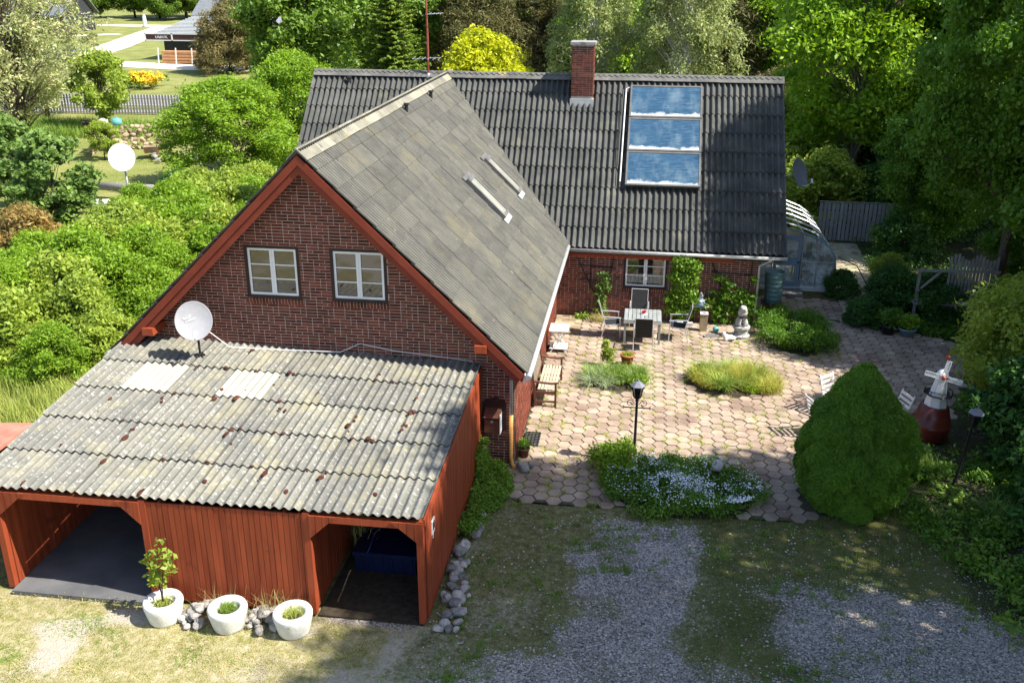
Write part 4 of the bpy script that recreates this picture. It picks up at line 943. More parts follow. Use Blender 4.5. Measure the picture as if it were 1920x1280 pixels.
# ------------------------------------------------------------------ patio furniture
def chair(label, x, y, rz):
    """sling chair, front towards local +y"""
    t = thing('patio_chair', label, 'chair', (x, y, .022), rz, 'sling chairs at the patio table')
    for sx in (-.27, .27):
        b = MB(); b.tube([(sx, .25, 0), (sx, .23, .62)], .014, 7); b.build('leg', 'alu', t); b = MB(); b.tube([(sx, -.30, 0), (sx, -.2, .42), (sx, -.24, .62)], .014, 7); b.build('leg', 'alu', t)
        b = MB(); b.tube([(sx, -.27, .66), (sx, .0, .655), (sx, .26, .63)], .017, 7); b.build('armrest', 'alu', t)
    b = MB()
    for sx in (-.24, .24): b.tube([(sx, .24, .43), (sx, -.18, .40), (sx, -.26, .66), (sx, -.36, 1.02)], .013, 7)
    b.tube([(-.24, -.36, 1.02), (.24, -.36, 1.02)], .013, 7); b.tube([(-.27, .23, .41), (.27, .23, .41)], .012, 6); b.build('frame', 'alu', t)
    b = MB(); b.add([(-.235, .24, .435), (.235, .24, .435), (.235, -.18, .405), (-.235, -.18, .405), (-.235, .24, .427), (.235, .24, .427), (.235, -.18, .397), (-.235, -.18, .397)], [(0, 3, 2, 1), (4, 5, 6, 7), (0, 1, 5, 4), (1, 2, 6, 5), (2, 3, 7, 6), (3, 0, 4, 7)]); b.build('seat', 'fabric_dark', t)
    b = MB(); q = [(-.18, .405), (-.26, .66), (-.36, 1.02)]; vs = []
    for yy, z in q: vs += [(-.235, yy, z), (.235, yy, z), (-.235, yy - .008, z), (.235, yy - .008, z)]
    fs = []
    for i in range(2): a = 4 * i; fs += [(a, a + 1, a + 5, a + 4), (a + 2, a + 6, a + 7, a + 3), (a, a + 4, a + 6, a + 2), (a + 1, a + 3, a + 7, a + 5)]
    fs += [(0, 2, 3, 1), (8, 9, 11, 10)]; b.add(vs, fs); b.build('backrest', 'fabric_dark', t)
    return t
chair('dark sling chair at the table with its back to the camera', 6.87, 7.12, 0)
chair('dark sling chair left of the patio table', 5.93, 8.05, -math.pi / 2 + .12)
chair('dark sling chair right of the patio table', 7.86, 8.05, math.pi / 2 - .06)
chair('dark sling chair between the patio table and the window', 6.72, 9.02, math.pi)
def table():
    t = thing('patio_table', 'square grey slatted patio table by the window', 'table', (6.83, 7.95, .022)); w_, d_ = .53, .49
    for i in range(9):
        b = MB(); x = -w_ + .012 + i * (2 * w_ - .02) / 9; b.box(x, x + (2 * w_ - .02) / 9 - .014, -d_, d_, .69, .715); b.build('slat', 'table_grey', t)
    b = MB(); b.box(-w_, w_, -d_, -d_ + .03, .61, .688); b.box(-w_, w_, d_ - .03, d_, .61, .688); b.box(-w_, -w_ + .03, -d_ + .03, d_ - .03, .61, .688); b.box(w_ - .03, w_, -d_ + .03, d_ - .03, .61, .688); b.build('apron', 'alu', t)
    for sx in (-1, 1):
        for sy in (-1, 1): b = MB(); x, y = sx * (w_ - .045), sy * (d_ - .045); b.box(x - .03, x + .03, y - .03, y + .03, 0, .69); b.build('leg', 'table_grey', t)
    t = thing('cup', 'small red cup on a white saucer on the patio table', 'cup', (6.86, 8.02, .738)); b = MB(); b.lathe([(.09, 0), (.10, .008), (.05, .012)], 18); b.build('saucer', 'white_paint', t)
    b = MB(); b.lathe([(.035, .012), (.06, .04), (.065, .09), (.058, .09), (.05, .04)], 16); b.build('cup_body', 'red_gloss', t)
table()
def bench():
    t = thing('garden_bench', 'brown wooden bench with pale slatted seat against the wing wall', 'bench', (4.55, 3.75, .022)); y0, y1 = -.82, .82
    for i in range(6): b = MB(); x = -.2 + i * .078; b.box(x, x + .06, y0 + .03, y1 - .03, .415, .435); b.build('seat_slat', 'wood_slat', t)
    for y in (y0, y1):
        b = MB(); b.box(.22, .27, y - .025, y + .025, 0, .62); b.build('leg', 'wood_brown', t); b = MB(); b.prism([(-.26, 0), (-.20, 0), (-.24, .45), (-.31, .9), (-.36, .9), (-.30, .45)], y - .025, y + .025); b.build('leg', 'wood_brown', t)
        b = MB(); b.tube([(-.28, y, .66), (-.05, y, .63), (.16, y, .62), (.32, y, .645)], .03, 6); b.build('armrest', 'wood_brown', t); b = MB(); b.box(-.24, .22, y - .015, y + .015, .12, .16); b.box(-.24, .24, y - .02, y + .02, .34, .41); b.build('rail', 'wood_brown', t)
    b = MB(); b.bar((-.335, y0, .87), (-.335, y1, .87), .03, .09); b.bar((-.265, y0, .5), (-.265, y1, .5), .03, .05); b.build('back_rail', 'wood_brown', t)
    for i in range(13): b = MB(); y = y0 + .12 + i * .117; b.bar((-.265, y, .5), (-.335, y, .85), .03, .014); b.build('back_slat', 'wood_slat', t)
bench()
def side_table():
    t = thing('folding_side_table', 'small white folding table with crossed legs by the wing wall', 'table', (4.5, 6.72, .022)); b = MB(); b.box(-.22, .3, -.25, .25, .62, .645); b.box(-.22, .3, .23, .25, .645, .69); b.build('tray', 'white_paint', t)
    b = MB(); b.box(-.2, .28, -.24, .24, .10, .12); b.build('shelf', 'white_paint', t)
    for y in (-.22, .22):
        b = MB(); b.bar((-.18, y, 0), (.26, y, .62), .025, .03); b.build('leg', 'white_paint', t); b = MB(); b.bar((.26, y * .9, 0), (-.18, y * .9, .62), .025, .03); b.build('leg', 'white_paint', t)
side_table()
def mats():
    t = thing('boot_grate', 'black metal boot grate by the house corner', 'mat', (4.42, 1.15, .028)); b = MB(); b.box(-.17, .19, -.34, .34, 0, .012); b.build('tray', 'iron_mat', t); b = MB()
    for i in range(9): b.box(-.165, .185, -.33 + i * .08, -.31 + i * .08, .013, .028)
    for i in range(5): b.box(-.16 + i * .08, -.15 + i * .08, -.33, .33, .0285, .034)
    b.build('bars', 'black_metal', t)
    t = thing('brick_landing', 'patch of small square tan paving bricks in the wall corner', 'paving', (4.62, 8.75, .006)); m = MB(); m.box(-.40, .42, -.75, .80, -.01, .012); m.build('bed', 'joint', t); ub = MB(); ub.box(.004, .196, .004, .096, .0, .03); um = ub.mesh('brick', 'stone_tan')
    for i in range(4):
        for j in range(15): put('brick', um, t, loc=(-.40 + i * .2 + (.02 if j % 2 else 0), -.74 + j * .102, .012 + .004 * ((i * 7 + j * 3) % 3) / 3))
mats()
def pot(name, label, x, y, r, h, mat, z=.022):
    t = thing(name, label, 'flower pot', (x, y, z)); b = MB(); b.lathe([(r * .68, 0), (r * .92, h * .82), (r * 1.04, h * .83), (r * 1.04, h), (r * .9, h), (r * .86, h * .85)], 22); b.build('pot', mat, t, True); b = MB(); b.lathe([(r * .87, h * .84), (r * .3, h * .88)], 14); b.build('soil', 'soil', t); return t
t = pot('terracotta_pot', 'terracotta pot with yellow green herbs in the patio bed', 6.46, 5.86, .19, .32, 'terracotta'); V, F = clump_leaves([(0, 0, .27)], [.17], 500, .03, np.random.default_rng(1), .6, .1, .5); put('herbs', np_mesh('herbs', V, F, 'leaf_hedge2'), t)
t = pot('small_clay_pot', 'small brown clay pot with a green plant by the downpipe', 4.35, .32, .13, .22, 'wood_brown'); V, F = clump_leaves([(0, 0, .3)], [.15], 300, .035, np.random.default_rng(2), .5, .2, .9); put('herbs', np_mesh('herbs', V, F, 'leaf_mid'), t)
t = pot('blue_pot', 'blue glazed pot with bright green plant by the shady bed', 14.5, 9.3, .26, .26, 'blue_paint', 0); V, F = clump_leaves([(0, 0, .40)], [.3], 700, .06, np.random.default_rng(3), .5, .2, .8); put('herbs', np_mesh('herbs', V, F, 'leaf_hedge'), t)
t = pot('black_pot', 'black plastic pot left of the blue pot', 14.0, 9.4, .24, .3, 'black_plastic', 0); V, F = clump_leaves([(0, 0, .5)], [.32], 600, .06, np.random.default_rng(4), .5, .2, .9); put('herbs', np_mesh('herbs', V, F, 'leaf_dark'), t)

# ------------------------------------------------------------------ lamp posts
def lamp(label, x, y, h, tilt=(0, 0)):
    t = thing('lamp_post', label, 'lamp post', (x, y, 0)); t.rotation_euler = (tilt[1], tilt[0], 0)
    b = MB(); b.lathe([(.055, 0), (.05, .12), (.032, .16), (.028, h - .45), (.04, h - .43), (.03, h - .38)], 12); b.build('post', 'black_metal', t, True)
    b = MB(); b.tube([(-.26, 0, h - .58), (.26, 0, h - .58)], .014, 7)
    for s in (-1, 1):
        pts = [(s * (.04 + .02 * k), 0, h - .50 + .03 * math.sin(k * .8)) for k in range(3)] + [(s * (.14 + .065 * math.cos(a)), 0, h - .47 + .065 * math.sin(a)) for a in np.linspace(math.pi, -1.6 * math.pi / 2, 9)]
        b.tube(pts, .008, 5); b.tube([(s * .26, 0, h - .58), (s * .29, 0, h - .55)], .012, 5); b.tube([(s * .26, 0, h - .58), (s * .29, 0, h - .61)], .012, 5)
    b.build('cross_arm', 'black_metal', t)
    b = MB(); b.lathe([(.07, h - .36), (.085, h - .345), (.085, h - .33)], 6); 
    for k in range(6):
        a = math.pi / 3 * k; b.bar((.08 * math.cos(a), .08 * math.sin(a), h - .33), (.125 * math.cos(a), .125 * math.sin(a), h - .08), .014)
    b.build('lantern_cage', 'black_metal', t)
    b = MB(); b.lathe([(.075, h - .328), (.118, h - .085)], 6); b.build('lantern_glass', 'pane_dark', t)
    b = MB(); b.lathe([(.16, h - .08), (.165, h - .065), (.06, h + .02), (.02, h + .035), (.02, h + .06), (.005, h + .08)], 6); b.build('lantern_roof', 'dish_slate', t)
lamp('black lantern post with scrolled cross arm beside the white flower bed', 6.74, .36, 1.92)
lamp('black lantern post standing in shade right of the clipped conical shrub', 13.36, .35, 1.75, (.10, .0))

# ------------------------------------------------------------------ garden windmill
def mill():
    t = thing('garden_windmill', 'white ornamental windmill on a round glossy red base', 'windmill', (13.38, 2.55, .02)); t.rotation_euler = (0, .06, 0)
    b = MB(); b.lathe([(.36, 0), (.40, .05), (.44, .34), (.445, .40), (.425, .41), (.36, .62), (.30, .82), (.27, .83)], 26); b.build('base', 'mill_red', t, True)
    b = MB(); b.lathe([(.255, .83), (.245, .90), (.225, 1.06), (.22, 1.07)], 8); b.build('lower_tower', 'white_paint', t)
    b = MB(); b.lathe([(.20, 1.06), (.14, 1.42), (.13, 1.5)], 8); b.build('tower', 'white_paint', t); b = MB(); b.lathe([(.145, 1.5), (.14, 1.56), (.09, 1.66), (.02, 1.7)], 12); b.build('cap', 'white_paint', t, True)
    b = MB(); pts = [(.31 * math.cos(a), .31 * math.sin(a)) for a in np.linspace(0, 2 * math.pi, 9)]
    b.tube([(x, y, 1.10) for x, y in pts], .013, 5); b.tube([(x * .98, y * .98, 1.2) for x, y in pts], .010, 5)
    for x, y in pts[:-1]: b.bar((x, y, 1.09), (x, y, 1.2), .012)
    b.lathe([(.22, 1.065), (.31, 1.09), (.31, 1.10), (.2, 1.075)], 8); b.build('gallery', 'black_metal', t)
    C_ = Vector((-.03, -.19, 1.56)); n = Vector((-.2, -1, .12)).normalized(); x = n.cross(Vector((0, 0, 1))).normalized(); y = x.cross(n)
    for k in range(4):
        a = math.pi / 2 * k + .12; d = x * math.cos(a) + y * math.sin(a); e = n.cross(d); M = frame_matrix(C_, d, e, n); b = MB(); b.mbox(M, .03, .40, -.055, -.04, 0, .012); b.mbox(M, .03, .40, .04, .055, 0, .012); b.mbox(M, .385, .40, -.04, .04, 0, .012); b.mbox(M, .12, .38, -.005, .04, .003, .008)
        for j in range(9): b.mbox(M, .10 + j * .032, .11 + j * .032, -.04, .04, .001, .011)
        b.build('sail', 'white_paint', t)
    b = MB(); b.lathe([(.05, -.02), (.05, .03), (.03, .055), (.005, .06)], 14, M=frame_matrix(C_, x, y, n)); b.build('hub', 'red_gloss', t)
    b = MB(); b.bar((.04, .02, 1.66), (.06, .1, 1.96), .03); b.lathe([(.04, 1.93), (.045, 1.97), (.01, 2.0)], 8, (.06, .1, 0)); b.build('tail_rod', 'red_gloss', t)
mill()

# ------------------------------------------------------------------ pale folding chairs behind the conical shrub
def wchair(label, x, y, rz):
    t = thing('slatted_garden_chair', label, 'chair', (x, y, .022), rz, 'pale chairs behind the conical shrub')
    for s in (-.23, .23):
        b = MB(); b.bar((s, .24, 0), (s, -.2, .55), .03, .02); b.build('leg', 'alu', t); b = MB(); b.tube([(s, -.22, 0), (s, .1, .44)], .014, 6); b.build('leg', 'white_paint', t)
        b = MB(); b.tube([(s, -.18, .45), (s, -.24, .66), (s, -.34, .95)], .016, 6); b.build('back_post', 'white_paint', t); b = MB(); b.bar((s * 1.1, -.24, .64), (s * 1.1, .26, .64), .05, .02); b.build('armrest', 'wood_slat', t)
    for i in range(5): b = MB(); b.box(-.22, .22, -.18 + i * .088, -.11 + i * .088, .44, .458); b.build('seat_slat', 'wood_slat', t)
    for i in range(4): b = MB(); z = .55 + i * .11; b.bar((-.22, -.205 - (z - .55) * .33, z), (.22, -.205 - (z - .55) * .33, z), .015, .07); b.build('back_slat', 'white_paint', t)
wchair('pale slatted chair at the left edge behind the conical shrub', 10.95, 2.35, -1.2); wchair('pale slatted chair whose top shows behind the conical shrub', 11.45, 3.5, -2.4); wchair('pale slatted chair between the conical shrub and the windmill', 12.6, 2.75, 1.9)
def gtable():
    t = thing('round_garden_table', 'round pale garden table hidden behind the conical shrub', 'table', (11.75, 2.3, .022)); b = MB(); b.lathe([(.02, .68), (.5, .68), (.5, .71), (.02, .715)], 26); b.build('top', 'wood_slat', t); b = MB(); b.tube([(0, 0, 0), (0, 0, .68)], .03, 8); b.build('column', 'white_paint', t)
    for k in range(3): b = MB(); a = k * 2.09; b.tube([(0, 0, .12), (.3 * math.cos(a), .3 * math.sin(a), .02)], .02, 6); b.build('leg', 'white_paint', t)
gtable()

# ------------------------------------------------------------------ ornaments by the wall
def skin(name, pts, edges, rad, mat, parent, sub=2):
    me = bpy.data.meshes.new(name); me.from_pydata(pts, edges, []); o = bpy.data.objects.new(name, me); link(o); o.parent = parent; me.materials.append(MATS[mat])
    m = o.modifiers.new('skin', 'SKIN')
    for i, r in enumerate(rad): me.skin_vertices[0].data[i].radius = (r, r)
    me.skin_vertices[0].data[0].use_root = True; s = o.modifiers.new('sub', 'SUBSURF'); s.levels = s.render_levels = sub
    m.use_smooth_shade = True; return o
def ornaments():
    t = thing('lion_statue', 'weathered stone lion sitting on a round pedestal by the vines', 'statue', (9.68, 8.52, .02)); b = MB(); b.lathe([(.26, 0), (.27, .06), (.2, .1), (.19, .24), (.25, .27), (.25, .33), (.2, .34)], 12); b.build('pedestal', 'stone_grey', t)
    o = skin('lion', [(0, .06, .42), (0, .02, .58), (0, -.04, .76), (0, -.09, .87), (0, -.19, .85), (.07, -.12, .58), (.075, -.15, .36), (-.07, -.12, .58), (-.075, -.15, .36), (.12, .04, .42), (.13, -.1, .37), (-.12, .04, .42), (-.13, -.1, .37), (.09, .14, .4), (.06, -.05, .95), (-.06, -.05, .95)],
         [(0, 1), (1, 2), (2, 3), (3, 4), (2, 5), (5, 6), (2, 7), (7, 8), (0, 9), (9, 10), (0, 11), (11, 12), (0, 13), (3, 14), (3, 15)], [.12, .11, .15, .115, .055, .05, .045, .05, .045, .085, .045, .085, .045, .02, .025, .025], 'stone_grey', t)
    t = thing('cat_figure', 'small white stone cat figure in front of the lion', 'figure', (9.33, 8.12, .02))
    skin('cat', [(0, 0, .1), (-.1, -.02, .1), (-.18, -.05, .2), (-.22, -.08, .22), (-.19, -.09, .28), (-.15, -.03, .28), (.1, .02, .1), (.2, .1, .06), (-.12, -.1, .03), (-.12, .06, .03), (.1, -.08, .03), (.1, .1, .03)], [(0, 1), (1, 2), (2, 3), (2, 4), (2, 5), (0, 6), (6, 7), (1, 8), (1, 9), (6, 10), (6, 11)], [.08, .075, .065, .03, .015, .015, .08, .02, .03, .03, .03, .03], 'white_rough', t)
    t = thing('stone_pillar', 'square tan stone pillar vase by the patio wall', 'vase', (8.62, 8.85, .02)); b = MB(); b.prism([(-.1, 0), (.1, 0), (.115, .52), (-.115, .52)], -.1, .1); b.build('shaft', 'stone_tan', t)
    b = MB(); b.box(-.115, .115, -.115, -.05, .521, .55); b.box(-.115, .115, .05, .115, .521, .55); b.box(-.115, -.05, -.05, .05, .521, .55); b.box(.05, .115, -.05, .05, .521, .55); b.build('rim', 'plaster', t); b = MB(); b.box(-.05, .05, -.05, .05, .521, .53); b.build('hole', 'black_metal', t)
    t = thing('wall_shelf', 'small white shelf bracketed on the brick wall beside the ivy', 'shelf', (8.55, 9.5, .55)); b = MB(); b.box(-.24, .24, -.13, .14, 0, .03); b.build('board', 'white_rough', t); b = MB(); b.box(-.02, .02, -.08, .14, -.1, 0); b.build('bracket', 'white_rough', t)
    t = thing('shelf_figurine', 'blue white figurine standing on the small wall shelf', 'figure', (8.53, 9.47, .58)); b = MB(); b.lathe([(.16, 0), (.155, .08), (.09, .2), (.075, .24)], 14); b.build('robe', 'blue_paint', t, True)
    b = MB(); b.lathe([(.02, .22), (.07, .26), (.08, .32), (.05, .38), (.01, .42)], 12); b.build('head', 'stone_grey', t, True); b = MB(); b.tube([(-.11, -.05, .18), (0, -.12, .16), (.11, -.05, .18)], .03, 6); b.build('arms', 'white_rough', t)
    t = thing('glass_ball', 'turquoise glass garden ball by the wall', 'ball', (8.98, 8.72, .02)); b = MB(); b.lathe([(.01, 0), (.07, .03), (.1, .1), (.07, .17), (.01, .2)], 16); b.build('ball', 'turquoise', t, True); b = MB(); b.lathe([(.05, -.01), (.04, .02)], 8); b.build('foot', 'stone_grey', t)
    t = thing('stone_ball', 'round grey stone ball on a short post in the flower bed', 'ornament', (8.45, -.35, 0)); b = MB(); b.lathe([(.01, .35), (.07, .37), (.115, .44), (.12, .49), (.09, .57), (.01, .6)], 18); b.build('ball', 'stone_grey', t, True); b = MB(); b.lathe([(.05, 0), (.045, .36)], 10); b.build('post', 'black_metal', t)
    t = thing('bird_bath', 'shallow mossy bowl at the back of the white flower bed', 'bowl', (8.35, .50, 0)); b = MB(); b.lathe([(.07, 0), (.06, .06), (.2, .12), (.24, .16), (.22, .16), (.18, .135), (.02, .125)], 20); b.build('bowl', 'mossy', t, True)
    for k, (x, y, w_) in enumerate(((7.95, 9.2, .2), (8.25, 9.15, .16))):
        t = thing('loose_block', 'pale concrete block lying %s the foot of the ivy' % ('left at' if k == 0 else 'right at'), 'block', (x, y, .02)); b = MB(); b.prism([(-w_ / 2, 0), (w_ / 2, 0), (w_ / 2 - .01, .12), (-w_ / 2 + .01, .12)], -.06, .06); b.build('block', 'plaster', t); b = MB(); b.box(-w_ / 3, w_ / 3, -.03, .03, .1205, .124); b.build('recess', 'concrete', t)
    t = thing('wooden_edging', 'short weathered timber frame lying on the patio before the vines', 'timber', (8.85, 8.3, .02)); b = MB(); b.bar((-.22, -.05, .03), (.2, .08, .03), .05, .05); b.bar((-.2, .1, .03), (.2, .2, .03), .05, .05); b.bar((-.22, -.03, .03), (-.2, .1, .03), .04, .04); b.build('timber', 'wood_grey', t)
    t = thing('water_barrel', 'blue green ribbed rain barrel under the gutter end', 'barrel', (10.78, 10.62, .4)); b = MB(); pr = [(.23, 0), (.245, .02)]
    for k in range(6): z = .12 + k * .14; pr += [(.25 + .008 * k, z), (.262 + .008 * k, z + .02), (.262 + .008 * k, z + .05), (.252 + .008 * k, z + .07)]
    pr += [(.30, .98), (.31, 1.0), (.28, 1.0), (.27, .9)]; b.lathe(pr, 28); b.build('body', 'barrel', t, True); b = MB(); b.lathe([(.27, .86), (.02, .861)], 18); b.build('water', 'pane_dark', t)
    t = thing('barrel_stand', 'red brick block stand carrying the rain barrel', 'stand', (10.78, 10.62, .0)); b = MB(); b.box(-.28, .28, -.26, .26, .02, .33); b.build('base', 'dark_red', t); b = MB(); b.box(-.31, .31, -.29, .29, .332, .398); b.build('slab', 'wood_brown', t)
ornaments()

# ------------------------------------------------------------------ trellis rods on the patio wall
def trellis():
    for k, (lab, segs) in enumerate((('black rod trellis on the brick wall left of the window', [((4.72, 2.0), (5.45, .55)), ((5.2, 2.0), (5.2, .9)), ((4.8, 1.65), (5.9, 1.6)), ((4.9, 1.2), (5.8, 1.15)), ((5.9, 2.0), (5.75, 1.2))]), ('black rod trellis on the brick wall right of the ivy', [((8.75, 1.95), (9.25, .75)), ((8.8, 1.6), (10.0, 1.55)), ((9.95, 1.95), (9.9, 1.0))]))):
        t = thing('wall_trellis', lab, 'trellis', (segs[0][0][0], YW - .04, .5)); b = MB()
        for (a, z), (c, z2) in segs: b.tube([(a, YW - .045, z), ((a + c) / 2 + .02, YW - .05, (z + z2) / 2), (c, YW - .045, z2)], .016, 6)
        b.build('rods', 'black_metal', t, world=True)
trellis()

# ------------------------------------------------------------------ conservatory
def conservatory():
    t = thing('conservatory', 'curved glass lean-to conservatory at the right end of the house', 'conservatory', (11.6, 15.2, 0)); X0 = XW + .02; Y0, Y1 = 13.2, 18.0
    prof = [(X0, 2.42), (11.3, 2.13), (11.9, 1.97), (12.45, 1.76), (12.8, 1.52), (13.0, 1.2), (13.06, .8), (13.06, .12)]
    b = MB(); b.box(X0, 13.12, Y0 - .06, Y1, -.03, .12); b.build('plinth', 'plaster', t, world=True)
    n = 7
    for k in range(n):
        y = Y0 + (Y1 - Y0) * k / (n - 1); b = MB(); b.tube([(x, y, z) for x, z in prof], .028, 6); b.build('rib', 'blue_paint' if k == 0 else 'alu', t, True, world=True)
    for i in range(len(prof) - 1):
        (xa, za), (xb, zb) = prof[i], prof[i + 1]; b = MB()
        if 0 < i < 7: b.tube([(xa, Y0, za), (xa, Y1, za)], .014, 6); b.build('purlin', 'alu', t, world=True)
        for k in range(n - 1):
            ya = Y0 + (Y1 - Y0) * k / (n - 1) + .02; yb = Y0 + (Y1 - Y0) * (k + 1) / (n - 1) - .02; g = MB(); v = Vector((zb - za, 0, -(xb - xa))).normalized() * .005
            q = [Vector((xa, ya, za)), Vector((xb, ya, zb)), Vector((xb, yb, zb)), Vector((xa, yb, za))]; g.add([p + v for p in q] + [p - v for p in q], [(0, 1, 2, 3), (4, 7, 6, 5), (0, 4, 5, 1), (1, 5, 6, 2), (2, 6, 7, 3), (3, 7, 4, 0)]); g.build('pane', 'glass_dirty', t, world=True)
    ztop = lambda x: float(np.interp(x, [p[0] for p in prof[:7]], [p[1] for p in prof[:7]]))
    for x in (11.95, 12.45): b = MB(); b.tube([(x, Y0, .12), (x, Y0, ztop(x))], .02, 6); b.build('mullion', 'alu', t, world=True)
    b = MB(); b.tube([(11.95, Y0, 1.0), (13.06, Y0, 1.0)], .015, 6); b.tube([(X0, Y0, .13), (13.06, Y0, .13)], .025, 6); b.build('transom', 'alu', t, world=True)
    for xa, xb in ((11.98, 12.43), (12.47, 13.02)):
        g = MB(); m = (xa + xb) / 2; pts = [(xa, .15), (xb, .15)] + [(x, ztop(x) - .03) for x in np.linspace(xb, xa, 6)]; g.prism(pts, Y0 - .004, Y0 + .004); g.build('pane', 'glass_clear', t, world=True)
    # door
    b = MB(); x0, x1 = 11.05, 11.9; b.box(x0, x0 + .1, Y0 - .025, Y0 + .025, .14, 1.86); b.box(x1 - .1, x1, Y0 - .025, Y0 + .025, .14, 1.86); b.box(x0 + .1, x1 - .1, Y0 - .025, Y0 + .025, .14, .3); b.box(x0 + .1, x1 - .1, Y0 - .025, Y0 + .025, .86, 1.1); b.box(x0 + .1, x1 - .1, Y0 - .025, Y0 + .025, 1.7, 1.86)
    d = b.build('door', 'blue_paint', t, world=True); g = MB(); g.box(x0 + .1, x1 - .1, Y0 - .004, Y0 + .004, .3, .86); g.build('pane', 'glass_clear', d, world=True); g = MB(); g.box(x0 + .1, x1 - .1, Y0 - .004, Y0 + .004, 1.1, 1.7); g.build('pane', 'glass_clear', d, world=True)
    b = MB(); b.box(x1 - .08, x1 - .02, Y0 - .07, Y0 - .03, .96, 1.0); b.build('handle', 'black_metal', d, world=True)
    g = MB(); g.box(X0, 11.03, Y0 - .004, Y0 + .004, .14, 2.1); g.build('pane', 'glass_dirty', t, world=True)
    b = MB(); b.box(X0 + .005, X0 + .03, Y0 + .1, Y1, .12, 2.3); b.build('inner_wall', 'plaster', t, world=True); b = MB(); b.box(X0 + .05, 13.0, Y1 - .05, Y1, .12, 1.4); b.build('rear_panel', 'plaster', t, world=True)
    b = MB(); b.box(11.0, 12.0, Y0 - .8, Y0 - .1, 0, .1); b.build('step', 'wood_grey', t, world=True)
    t = thing('indoor_chair', 'blue green garden chair inside the conservatory', 'chair', (12.3, 13.9, .12)); b = MB(); b.box(-.25, .25, -.25, .25, .38, .44); b.build('seat', 'barrel', t); b = MB(); b.prism([(-.26, .44), (.26, .44), (.22, .95), (-.22, .95)], .22, .26); b.build('backrest', 'barrel', t)
    for sx in (-.22, .22):
        for sy in (-.22, .22): b = MB(); b.tube([(sx, sy, 0), (sx, sy, .38)], .02, 6); b.build('leg', 'barrel', t)
    t = thing('clay_bowl', 'orange clay bowl on the sill inside the conservatory door', 'bowl', (11.5, 14.0, .98)); b = MB(); b.lathe([(.15, 0), (.3, .14), (.32, .2), (.28, .2), (.13, .04)], 18); b.build('bowl', 'terracotta', t, True)
    t = thing('plant_table', 'white table carrying the clay bowl inside the conservatory', 'table', (11.5, 14.0, .12)); b = MB(); b.box(-.4, .4, -.3, .3, .82, .86); b.build('top', 'white_paint', t)
    for sx in (-.35, .35):
        for sy in (-.25, .25): b = MB(); b.box(sx - .02, sx + .02, sy - .02, sy + .02, 0, .82); b.build('leg', 'white_paint', t)
conservatory()

# ------------------------------------------------------------------ grey fence, rack, shed
def board_fence():
    t = thing('board_fence', 'grey vertical board fence behind the conservatory', 'fence', (14.8, 19.7, 0)); ub = MB(); ub.box(0, .125, -.012, .012, 0, 1); um = ub.mesh('board', 'fence_grey'); rg = random.Random(2)
    for i in range(23):
        put('board', um, t, Matrix.Translation((-1.3 + i * .155, rg.uniform(-.004, .004), .05)) @ Matrix.Rotation(rg.uniform(-.006, .006), 4, 'Y') @ Matrix.Diagonal((1, 1, 1.5 + rg.uniform(-.01, .01), 1)))
    b = MB(); b.box(-1.32, 2.3, .014, .05, .3, .38); b.box(-1.32, 2.3, .014, .05, 1.2, 1.28); b.build('rail', 'dark_house', t); b = MB(); b.box(-1.33, 2.3, -.03, .05, 1.565, 1.59); b.build('top_cap', 'wood_grey', t)
    for x in (-1.2, .5, 2.2): b = MB(); b.box(x - .04, x + .04, .05, .13, 0, 1.55); b.build('post', 'dark_house', t)
board_fence()
def rack():
    t = thing('plant_rack', 'weathered timber plant rack with shelf in the shady bed', 'rack', (15.8, 10.3, 0))
    for x in (-.92, .95): b = MB(); b.bar((x, 0, 0), (x, 0, 1.72), .07); b.build('post', 'wood_grey', t)
    b = MB(); b.bar((-1.0, -.05, 1.72), (1.3, -.05, 1.76), .06, .07); b.build('top_beam', 'wood_grey', t); b = MB(); b.box(-1.0, 1.3, -.16, .16, .70, .74); b.build('shelf', 'wood_grey', t); b = MB(); b.bar((-.9, -.04, 1.1), (-.35, -.04, 1.7), .05); b.build('brace', 'wood_grey', t)
    for i in range(14): b = MB(); b.box(-.05 + i * .1, .02 + i * .1, .22, .235, .4, 2.1 + .1 * math.sin(i)); b.build('lath', 'wood_grey', t)
    t = thing('shelf_stones', 'pale stones and shells lined up on the plant rack shelf', 'stones', (15.6, 10.25, .74)); r = random.Random(3); stones(t, [(14.95 + .12 * i + r.uniform(-.03, .03), 10.22 + r.uniform(-.05, .05), .74 + .03, r.choice((.035, .05, .07))) for i in range(14)], seed=4)
rack()
def shed():
    t = thing('low_shed', 'low shed with faded red felt roof at the left frame edge', 'shed', (-5.6, -3.9, 0)); b = MB(); b.box(-.95, .62, -.75, .9, 0, 1.55); b.build('wall', 'red_wood', t); b = MB(); b.prism([(-1.05, 1.60), (.75, 1.70), (.75, 1.76), (-1.05, 1.66)], -.85, 1.0); r = b.build('roof', 'felt_red', t)
    b = MB(); b.box(-.95, .65, -.87, -.86, 1.55, 1.64); b.build('fascia', 'red_paint', r)
surf('felt_red', (.40, .13, .09), (.52, .20, .14), 3, .9, .3, 50, .05); shed()
